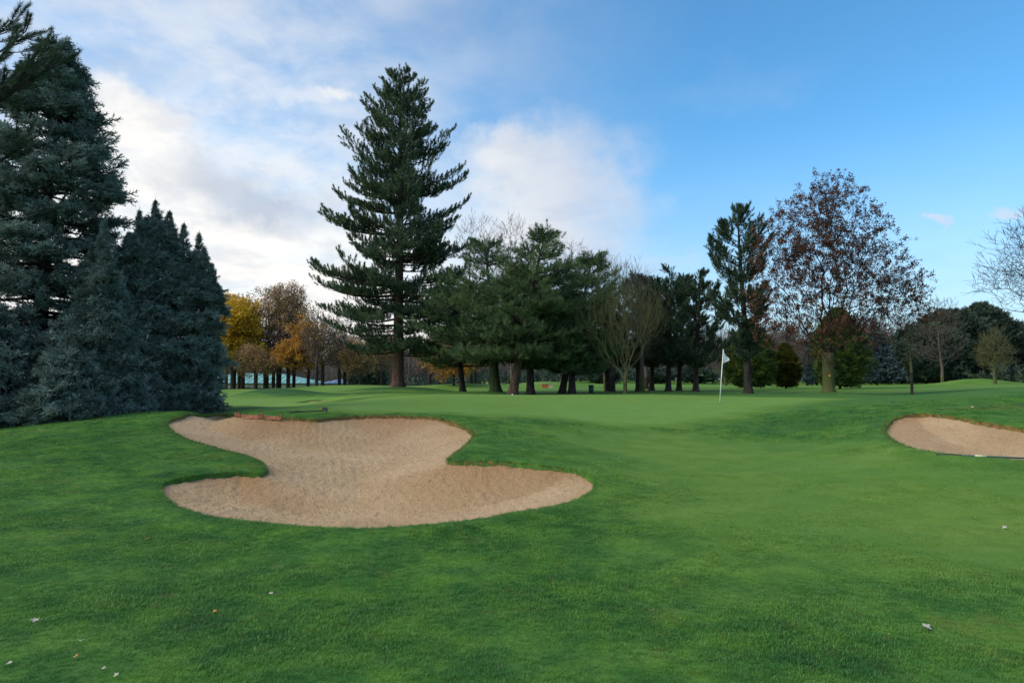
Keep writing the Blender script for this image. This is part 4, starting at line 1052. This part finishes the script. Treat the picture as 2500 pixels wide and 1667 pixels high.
# ------------------------------------------------------------------ far buildings
mRoofT = plain('turquoise_roof_sheet', (0.16, 0.37, 0.35), 0.6, 0.3, 0.12, 0.6)
mRoofB = plain('blue_roof_sheet', (0.10, 0.17, 0.30), 0.45, 0.4, 0.15, 0.6)
mWall = plain('white_render', (0.74, 0.73, 0.70), 0.8, 0.2, 0.06, 1.0)
mDarkWin = plain('dark_glass', (0.03, 0.035, 0.04), 0.15, 0.5, 0.1)
mFascia = plain('dark_fascia', (0.04, 0.05, 0.06), 0.5)
def pavilion(label, pa, pb, Y, eave_py, ridge_py, deep, rm, ridge_in, nwin):
    a = at(pa, eave_py, Y); b = at(pb, eave_py, Y)
    g0 = gz((a[0] + b[0]) / 2, Y) - 0.2
    W_ = b[0] - a[0]; ez_ = a[2] - g0; rz_ = at(pa, ridge_py, Y + deep / 2)[2] - g0
    root = empty('pavilion', ((a[0] + b[0]) / 2, Y, g0), label, 'building')
    hw = W_ / 2
    m = MB(); m.box((0, deep / 2, ez_ / 2 - 0.05), (W_ - 1.6, deep - 1.6, ez_ - 0.1)); m.obj('wall', mWall, root, False)
    th = 0.12; m = MB()
    o_ = np.array([(-hw, 0, ez_), (hw, 0, ez_), (hw, deep, ez_), (-hw, deep, ez_), (-hw + ridge_in, deep / 2, rz_), (hw - ridge_in, deep / 2, rz_)])
    m.add(np.concatenate([o_, o_ - [0, 0, th]]), [(0, 1, 5, 4), (1, 2, 5), (2, 3, 4, 5), (3, 0, 4), (6, 10, 11, 7), (7, 11, 8), (8, 11, 10, 9), (9, 10, 6), (0, 6, 7, 1), (1, 7, 8, 2), (2, 8, 9, 3), (3, 9, 6, 0)])
    rf = m.obj('roof', rm, root, False)
    nr = int(W_ / 0.9)      # standing seams, joined
    m = MB()
    for i in range(nr):
        x = -hw + (i + 0.5) * W_ / nr
        s1 = min(1.0, (hw - abs(x)) / max(ridge_in, 0.1))
        m.tube([(x, -0.01, ez_ + 0.03), (x, deep / 2 * s1, ez_ + (rz_ - ez_) * s1 + 0.03)], 0.035, 4)
    m.obj('roof_seams', rm, rf, kind='stuff')
    m = MB(); m.box((0, -0.03, ez_ - 0.14), (W_ + 0.04, 0.06, 0.2)); m.obj('fascia', mFascia, root, False)
    for i in range(nwin):
        x = -hw + 1.4 + (i + 0.5) * (W_ - 2.8) / nwin
        m = MB(); m.box((x, 0.78, ez_ - 1.0), (1.1, 0.06, 0.9)); wn = m.obj('window', mWall, root, False)
        m = MB(); m.box((x, 0.74, ez_ - 1.0), (0.95, 0.03, 0.75)); m.obj('pane', mDarkWin, wn, False)
    return root
pavilion('long low white building with turquoise hipped roof beyond the autumn trees', 440, 752, 108, 935, 911, 12, mRoofT, 6.5, 5)
pavilion('small building with blue roof left of the tallest pine', 782, 850, 112, 935, 924, 8, mRoofB, 2.5, 2)

# ------------------------------------------------------------------ grass blades
mBlade, t = material('grass_blades')
P = pos(t)
kd_ = t.n('ShaderNodeAttribute', attribute_type='INSTANCER', attribute_name='cutk').outputs['Fac']
col = turf_colour(t, P, kd_)
col = t.mix(1.0, col, (1.80, 1.66, 1.60), 'MULTIPLY')
rnd = t.n('ShaderNodeObjectInfo').outputs['Random']
col = t.mix(t.ramp(rnd, 0.55, 1.0, 0.0, 0.5), col, t.mix(0.5, col, (0.16, 0.28, 0.06)))
col = t.mix(t.ramp(rnd, 0.10, 0.0, 0.0, 0.6), col, (0.20, 0.19, 0.07))
finish(t, col, 0.45, 0.35, trans=0.3)
reg('grass', 'grass_tuft', lambda: grass_tuft(24, 0.027, 0.0024, 0.037, 1.1), mBlade, 5)
reg('grasslow', 'short_grass_tuft', lambda: grass_tuft(22, 0.012, 0.0024, 0.045, 1.0), mBlade, 4)
reg('grassfar', 'far_grass_tuft', lambda: grass_tuft(26, 0.042, 0.006, 0.10, 0.9), mBlade, 4)
def sample_ground(y0, y1, dens):
    hw = 0.84 * y1 + 0.6; A = (2 * hw) * (y1 - y0); n = int(A * dens)
    x = rng.uniform(-hw, hw, n); y = rng.uniform(y0, y1, n)
    k = np.abs(x) < 0.84 * y + 0.6
    return x[k], y[k]
def grass_patch(name, key, y0, y1, dens, cond, sc, lab, extra=None):
    xs, ys = [], []
    for a, b in zip(y0, y1):
        d_ = dens if not callable(dens) else dens((a + b) / 2)
        x, y = sample_ground(a, b, d_); xs.append(x); ys.append(y)
    x = np.concatenate(xs); y = np.concatenate(ys)
    sf = sdist(FAIR, x, y); sg = sdist(GREEN, x, y); sb = bunk(x, y); nz = edge_noise(x, y)
    c = np.maximum(np.clip(0.5 + (sf + nz) / 2.6, 0, 1) * 0.5, np.clip(0.5 + (sg + 0.6 * nz) / 1.8, 0, 1))
    k = cond(x, y, c) & (sb < 0.015)
    x, y, c, sb = x[k], y[k], c[k], sb[k]
    z = H(x, y) + 0.05 * np.exp(-((sb + 0.30) / 0.28) ** 2) - 0.75 * np.clip((sb + 0.02) / 0.16, 0, 1)
    n = len(x); Pn = np.stack([x, y, z], 1)
    rot = np.stack([rng.normal(0, 0.12, n), rng.normal(0, 0.12, n), rng.random(n) * 6.28], 1)
    g, nv = G[key]
    s_ = sc * rng.uniform(0.7, 1.25, n)
    # clumps of taller grass
    s_ *= 0.85 + 0.35 * (np.sin(x * 2.1 + 1.3 * np.sin(y * 1.7)) * np.sin(y * 2.6 + np.sin(x * 1.9)))
    o = scatter(name, Pn, rot, s_, g, nv, None, kind='stuff', label=lab, category='grass')
    attr(o.data, 'cutk', c - dark_edge(sf[k], x, y))
    return n
ybins = [3.0, 4, 5, 6, 7, 8, 9.5, 11, 13]
n1_ = grass_patch('rough_grass', 'grass', ybins[:-1], ybins[1:], lambda y: 1500 * min(1, (5.0 / y) ** 1.3), lambda x, y, c: rng.random(len(x)) > c * 1.9, 1.0, 'longer rough grass round the large bunker and in the foreground')
n2_ = grass_patch('fairway_grass', 'grasslow', ybins[1:-2], ybins[2:-1], lambda y: 900 * min(1, (5.5 / y) ** 1.3), lambda x, y, c: rng.random(len(x)) < c * 2.0, 1.0, 'short mown fairway grass right of the large bunker')
n3_ = grass_patch('bank_grass', 'grassfar', [13, 15, 17], [15, 17, 20], 110, lambda x, y, c: c < 0.3, 0.8, 'tufty grass on the banks and lips beyond the bunkers')
# fringe of blades hanging over the bunker edges
def fringe(Pp, name, lab, dens=150):
    Q = np.roll(Pp, -1, 0); xs = []
    for a, b in zip(Pp, Q):
        l = np.linalg.norm(b - a); m = rng.poisson(l * dens)
        tt = rng.random((m, 1)); nr_ = np.array([(b - a)[1], -(b - a)[0]]) / (l + 1e-9)
        p = a + (b - a) * tt
        off = rng.normal(0, 0.03, (m, 1))
        xs.append(p + nr_ * off)
    p = np.concatenate(xs); d = sdist(Pp, p[:, 0], p[:, 1])
    p = p[d < 0.02]; d = d[d < 0.02]
    z = H(p[:, 0], p[:, 1]) + 0.05 * np.exp(-((d + 0.30) / 0.28) ** 2) - 0.75 * np.clip((d + 0.02) / 0.16, 0, 1)
    n = len(p); Pn = np.stack([p[:, 0], p[:, 1], z], 1)
    rot = np.stack([rng.normal(0, 0.35, n), rng.normal(0, 0.35, n), rng.random(n) * 6.28], 1)
    o = scatter(name, Pn, rot, rng.uniform(0.7, 1.25, n), *G['grass'], None, kind='stuff', label=lab, category='grass')
    attr(o.data, 'cutk', np.zeros(n))
fringe(P1, 'fringe_grass', 'ragged fringe of grass along the edge of the large bunker')
fringe(P2, 'fringe_grass', 'ragged fringe of grass along the edge of the right hand bunker')
print('grass tufts', n1_, n2_, n3_)

# ------------------------------------------------------------------ course furniture
mWhite = plain('white_paint', (0.78, 0.79, 0.78), 0.4, 0.4, 0.04)
mFlagM, t = material('flag_cloth')
finish(t, t.mix(t.noise(t.n('ShaderNodeTexCoord').outputs['Object'], 9.0, 3), (0.66, 0.72, 0.80), (0.82, 0.84, 0.88)), 0.8, 0.1, trans=0.35)
fb = hit(1757, 984); root = empty('flagstick', fb, 'white flagstick with drooping white flag standing on the green', 'golf flag')
Yf = fb[1]; tpp = at(1766, 853, Yf) - fb
m = MB(); m.tube([(0, 0, -0.05), tuple(tpp * 0.5), tuple(tpp)], [0.017, 0.016, 0.013], 10); m.obj('pole', mWhite, root)
k_ = Yf / F
nu, nv_ = 12, 16
V = []
top = tpp; vdir = -nrm(tpp)
for j in range(nv_ + 1):
    v = j / nv_
    e0_ = top + vdir * (0.5 * v)
    # half the cloth hangs in folds; the fly corner droops
    wmax = np.interp(v, [0, 0.15, 0.42, 0.7, 1.0], [0.02, 0.07, 0.19, 0.24, 0.03])
    for i in range(nu + 1):
        u = i / nu
        V.append(e0_ + np.array([0.012 + wmax * u, 0.035 * math.sin(u * 9 + v * 3) * u + 0.012, -0.16 * u * (1 - v) + 0.05 * u * v * 0]))
m = MB(); m.add(V, [(j * (nu + 1) + i, j * (nu + 1) + i + 1, (j + 1) * (nu + 1) + i + 1, (j + 1) * (nu + 1) + i) for j in range(nv_) for i in range(nu)])
m.obj('flag', mFlagM, root)
m = MB(); m.tube([(0, 0, -0.02), (0, 0, 0.006)], [0.054, 0.054], 16); m.obj('cup', mDarkWin, root)

def ico(name, r, mat, loc, sub=2, **p):
    import bmesh
    bm = bmesh.new(); bmesh.ops.create_icosphere(bm, subdivisions=sub, radius=r)
    me = bpy.data.meshes.new(name); bm.to_mesh(me); bm.free(); me.materials.append(mat)
    me.polygons.foreach_set('use_smooth', np.ones(len(me.polygons), bool))
    o = bpy.data.objects.new(name, me); o.location = loc; link(o, **p); return o
bl = at(1251, 966, 31); ico('golf_ball', 0.032, mWhite, (bl[0], 31, gz(bl[0], 31) + 0.028), 3, label='white golf ball lying near the back of the green', category='golf ball')

# rakes
mRakeDark = plain('dark_rake_plastic', (0.022, 0.028, 0.034), 0.45, 0.4, 0.2)
mBlueGreen = plain('blue_green_rake_shaft', (0.020, 0.070, 0.080), 0.4, 0.4, 0.15)
mBand = plain('pale_band', (0.62, 0.66, 0.45), 0.5, 0.3, 0.05)
def rake(label, a, b, shaft, band=None, flip=1, r=0.016):
    """a: free end of the shaft, b: head end (world points)"""
    a = np.array(a); b = np.array(b); root = empty('bunker_rake', tuple(a), label, 'rake')
    d = b - a; L_ = np.linalg.norm(d); u = d / L_; s = nrm(np.cross(u, [0, 0, 1.0]))
    m = MB(); m.tube([(0, 0, 0), tuple(d * 0.97)], [r, r], 10); m.obj('shaft', shaft, root)
    m = MB(); m.tube([tuple(d * 0.0 - u * 0.01), tuple(u * 0.35)], [r * 1.15, r * 1.12], 10); m.obj('grip', mRakeDark, root)
    if band: m = MB(); m.tube([tuple(d * band), tuple(d * (band + 0.06))], [r * 1.15] * 2, 10); m.obj('band', mBand, root)
    m = MB(); hd = [tuple(d + s * q + np.array([0, 0, 0.012 * math.cos(q * 5)])) for q in np.linspace(-0.28, 0.28, 7)]; m.tube(hd, [0.02] * 7, 8); h = m.obj('head', mRakeDark, root)
    m0 = None
    for q in np.linspace(-0.26, 0.26, 9):
        o = None
        if m0 is None:
            m = MB(); m.tube([(0, 0, 0), tuple(u * 0.02 + np.array([0, 0, 0.05])), tuple(u * 0.03 + np.array([0, 0, 0.085]))], [0.009, 0.008, 0.003], 6); m0 = m.mesh('tine', mRakeDark)
        o = bpy.data.objects.new('tine', m0); o.location = tuple(d + s * q + np.array([0, 0, 0.01])); link(o, h)
    return root
a = hit(705, 1011.5); b = hit(792, 1009.5)
a[2] += 0.055; b[2] += 0.075
rake('black rake lying on the grass lip behind the large bunker', a, b, mRakeDark)
a = hit(2288, 1118.5); b = np.array([9.6, hit(2500, 1131)[1] - 0.25, 0]); b[2] = gz(b[0], b[1]) + 0.08
a[2] += 0.06
rake('blue green rake shaft lying along the near edge of the right hand bunker', a, b, mBlueGreen, 0.2, r=0.014)

# red edging boards in the far bunker lip
mBoard = plain('red_timber', (0.36, 0.165, 0.090), 0.8, 0.2, 0.35, 12)
e1, e2, e3 = hit(583, 1015), hit(640, 1017), hit(690, 1020)
root = empty('edging_boards', tuple(e1), 'low reddish timber edging boards and stakes in the far bunker lip', 'edging')
def local(p): return np.array(p) - e1
for p in (e1, hit(590.5, 1015), e2, hit(646, 1017), e3):
    m = MB(); q = local(p) + [0, -0.19, 0.03]; m.box(tuple(q), (0.06, 0.05, 0.12)); m.obj('stake', mBoard, root, False)
for p, q in ((e1, e2), (e2, e3)):
    a, b = local(p), local(q); c = (a + b) / 2; l = np.linalg.norm((b - a)[:2]); m = MB(); m.box((0, 0, 0), (l - 0.04, 0.03, 0.09))
    o = m.obj('board', mBoard, root, False); o.location = (c[0], c[1] - 0.16, c[2] + 0.0); o.rotation_euler = (0, -math.atan2((b - a)[2], l) + R(1), math.atan2((b - a)[1], (b - a)[0]))

# green bin and orange box
mBin = plain('dark_teal_plastic', (0.018, 0.085, 0.080), 0.5)
L_ = ground_at(1443, 42)
root = empty('litter_bin', L_, 'small dark teal bin on the grass beside the pine trunks', 'bin')
m = MB(); m.tube([(0, 0, -0.05), (0, 0, 0.44)], [0.14, 0.16], 14, cap=True); m.obj('body', mBin, root)
m = MB(); m.tube([(0, 0, 0.44), (0, 0, 0.47), (0, 0, 0.50)], [0.175, 0.175, 0.10], 14); m.obj('lid', mBin, root)
L_ = ground_at(1336, 66)
root = empty('field_box', L_, 'low orange and cream box on the grass beyond the broad pines', 'box')
mOr = plain('orange_panel', (0.55, 0.17, 0.04), 0.6); mCr = plain('cream_panel', (0.62, 0.55, 0.36), 0.7)
zt = max(0.35, at(1336, 936, 66)[2] - L_[2])
m = MB(); m.box((-0.25, 0, zt / 2 - 0.05), (0.6, 0.5, zt)); m.obj('front_panel', mOr, root, False, label='orange panel')
m = MB(); m.box((0.32, 0.02, zt / 2 - 0.05), (0.5, 0.5, zt)); m.obj('side_panel', mCr, root, False, label='cream panel')
m = MB(); m.box((0.03, 0, zt - 0.01), (1.3, 0.6, 0.05)); m.obj('top', mCr, root, False)

# ------------------------------------------------------------------ fallen leaves
def leaf_mesh(col, lobes=5):
    m = MB(); n = lobes * 4; V = [(0, 0, 0.008)]
    for i in range(n):
        a = i * math.tau / n; r = 0.5 + 0.20 * math.cos(a * lobes) + random.uniform(-.06, .06)
        V.append((r * math.cos(a), r * 0.75 * math.sin(a), 0.16 * math.cos(2 * a + 0.5) * r + 0.1 * r))
    m.add(V, [(0, i + 1, (i + 1) % n + 1) for i in range(n)])
    m.add([(0.4, -0.02, 0.03), (0.4, 0.02, 0.03), (0.95, 0.03, 0.1), (0.95, 0.0, 0.1)], [(0, 1, 2, 3)])
    return m.mesh('fallen_leaf', col)
mLp = plain('pale_dead_leaf', (0.42, 0.38, 0.33), 0.7, 0.3, 0.2, 30)
mLo = plain('orange_dead_leaf', (0.50, 0.20, 0.06), 0.7, 0.3, 0.25, 30)
mLd = plain('dark_dead_leaf', (0.06, 0.045, 0.035), 0.7, 0.3, 0.25, 30)
LM = {'p': leaf_mesh(mLp), 'o': leaf_mesh(mLo), 'd': leaf_mesh(mLd), 'p2': leaf_mesh(mLp, 3)}
LV = [('o', 360, 1320, .08, 'orange lobed leaf on the rough left of the large bunker'), ('o', 602, 1335, .07, 'orange leaf standing near the front of the large bunker'), ('d', 463, 1328, .06, 'dull brown leaf between two orange leaves'),
      ('p', 85, 1521, .07, 'pale tan leaf in the lower left corner turf'), ('p2', 662, 1455, .06, 'pale brown curled leaf in the left foreground'), ('o', 524, 1503, .05, 'small orange leaf in the left foreground'),
      ('p2', 195, 1577, .055, 'whitish leaf over the bare patch in the lower left'), ('o', 182, 1613, .055, 'red brown leaf close to the bottom left'), ('p', 250, 1642, .055, 'white leaf near the bottom edge on the left'),
      ('p', 283, 1661, .05, 'pale leaf touching the bottom edge on the left'), ('p2', 22, 1627, .045, 'pale leaf at the bottom left corner'), ('p', 2263, 1542, .11, 'largest white leaf in the lower right turf'),
      ('p', 2376, 1180, .085, 'white leaf farthest back on the right fairway'), ('d', 2367, 1206, .085, 'dark leaf on the right fairway behind the white ones'), ('p', 2378, 1268, .08, 'white leaf midway on the right fairway'),
      ('p', 2453, 1293, .085, 'pale leaf nearest the right edge'), ('p2', 2387, 1293, .03, 'tiny white leaf left of the pale one at the right edge'), ('p2', 2169, 1561, .025, 'tiny white scrap left of the largest white leaf'),
      ('p', 1040, 1015.5, .14, 'pale leaf on the far lip of the large bunker'), ('p2', 1082, 1022, .16, 'pale leaf further right on the far bunker lip'), ('p', 1157, 1054, .12, 'tan leaf at the right corner of the far bunker lip'),
      ('p', 2170, 987, .12, 'pale leaf on the ridge left of the right hand bunker'), ('p', 2372, 998, .17, 'pale scrap on the worn bank over the right hand bunker'), ('p2', 407, 1428, .022, 'tiny white scrap in the left foreground turf'),
      ('o', 1130, 1288, .07, 'tan orange leaf just in front of the large bunker'), ('p2', 905, 1318, .05, 'pale lilac leaf below the middle of the large bunker'), ('p2', 100, 1178, .07, 'pale leaf left of the bunker on the dark slope')]
for kd, px, py, sz, lab in LV:
    h_ = hit(px, py); o = bpy.data.objects.new('fallen_leaf', LM[kd]); o.location = (h_[0], h_[1], h_[2] + 0.022 + 0.015 * (h_[1] > 8)); s_ = sz * 0.6
    o.scale = (s_, s_, s_); o.rotation_euler = (R(random.uniform(-25, 5)), R(random.uniform(-15, 15)), random.random() * 6.28)
    link(o, label=lab, category='leaf', group='fallen leaves on the turf')
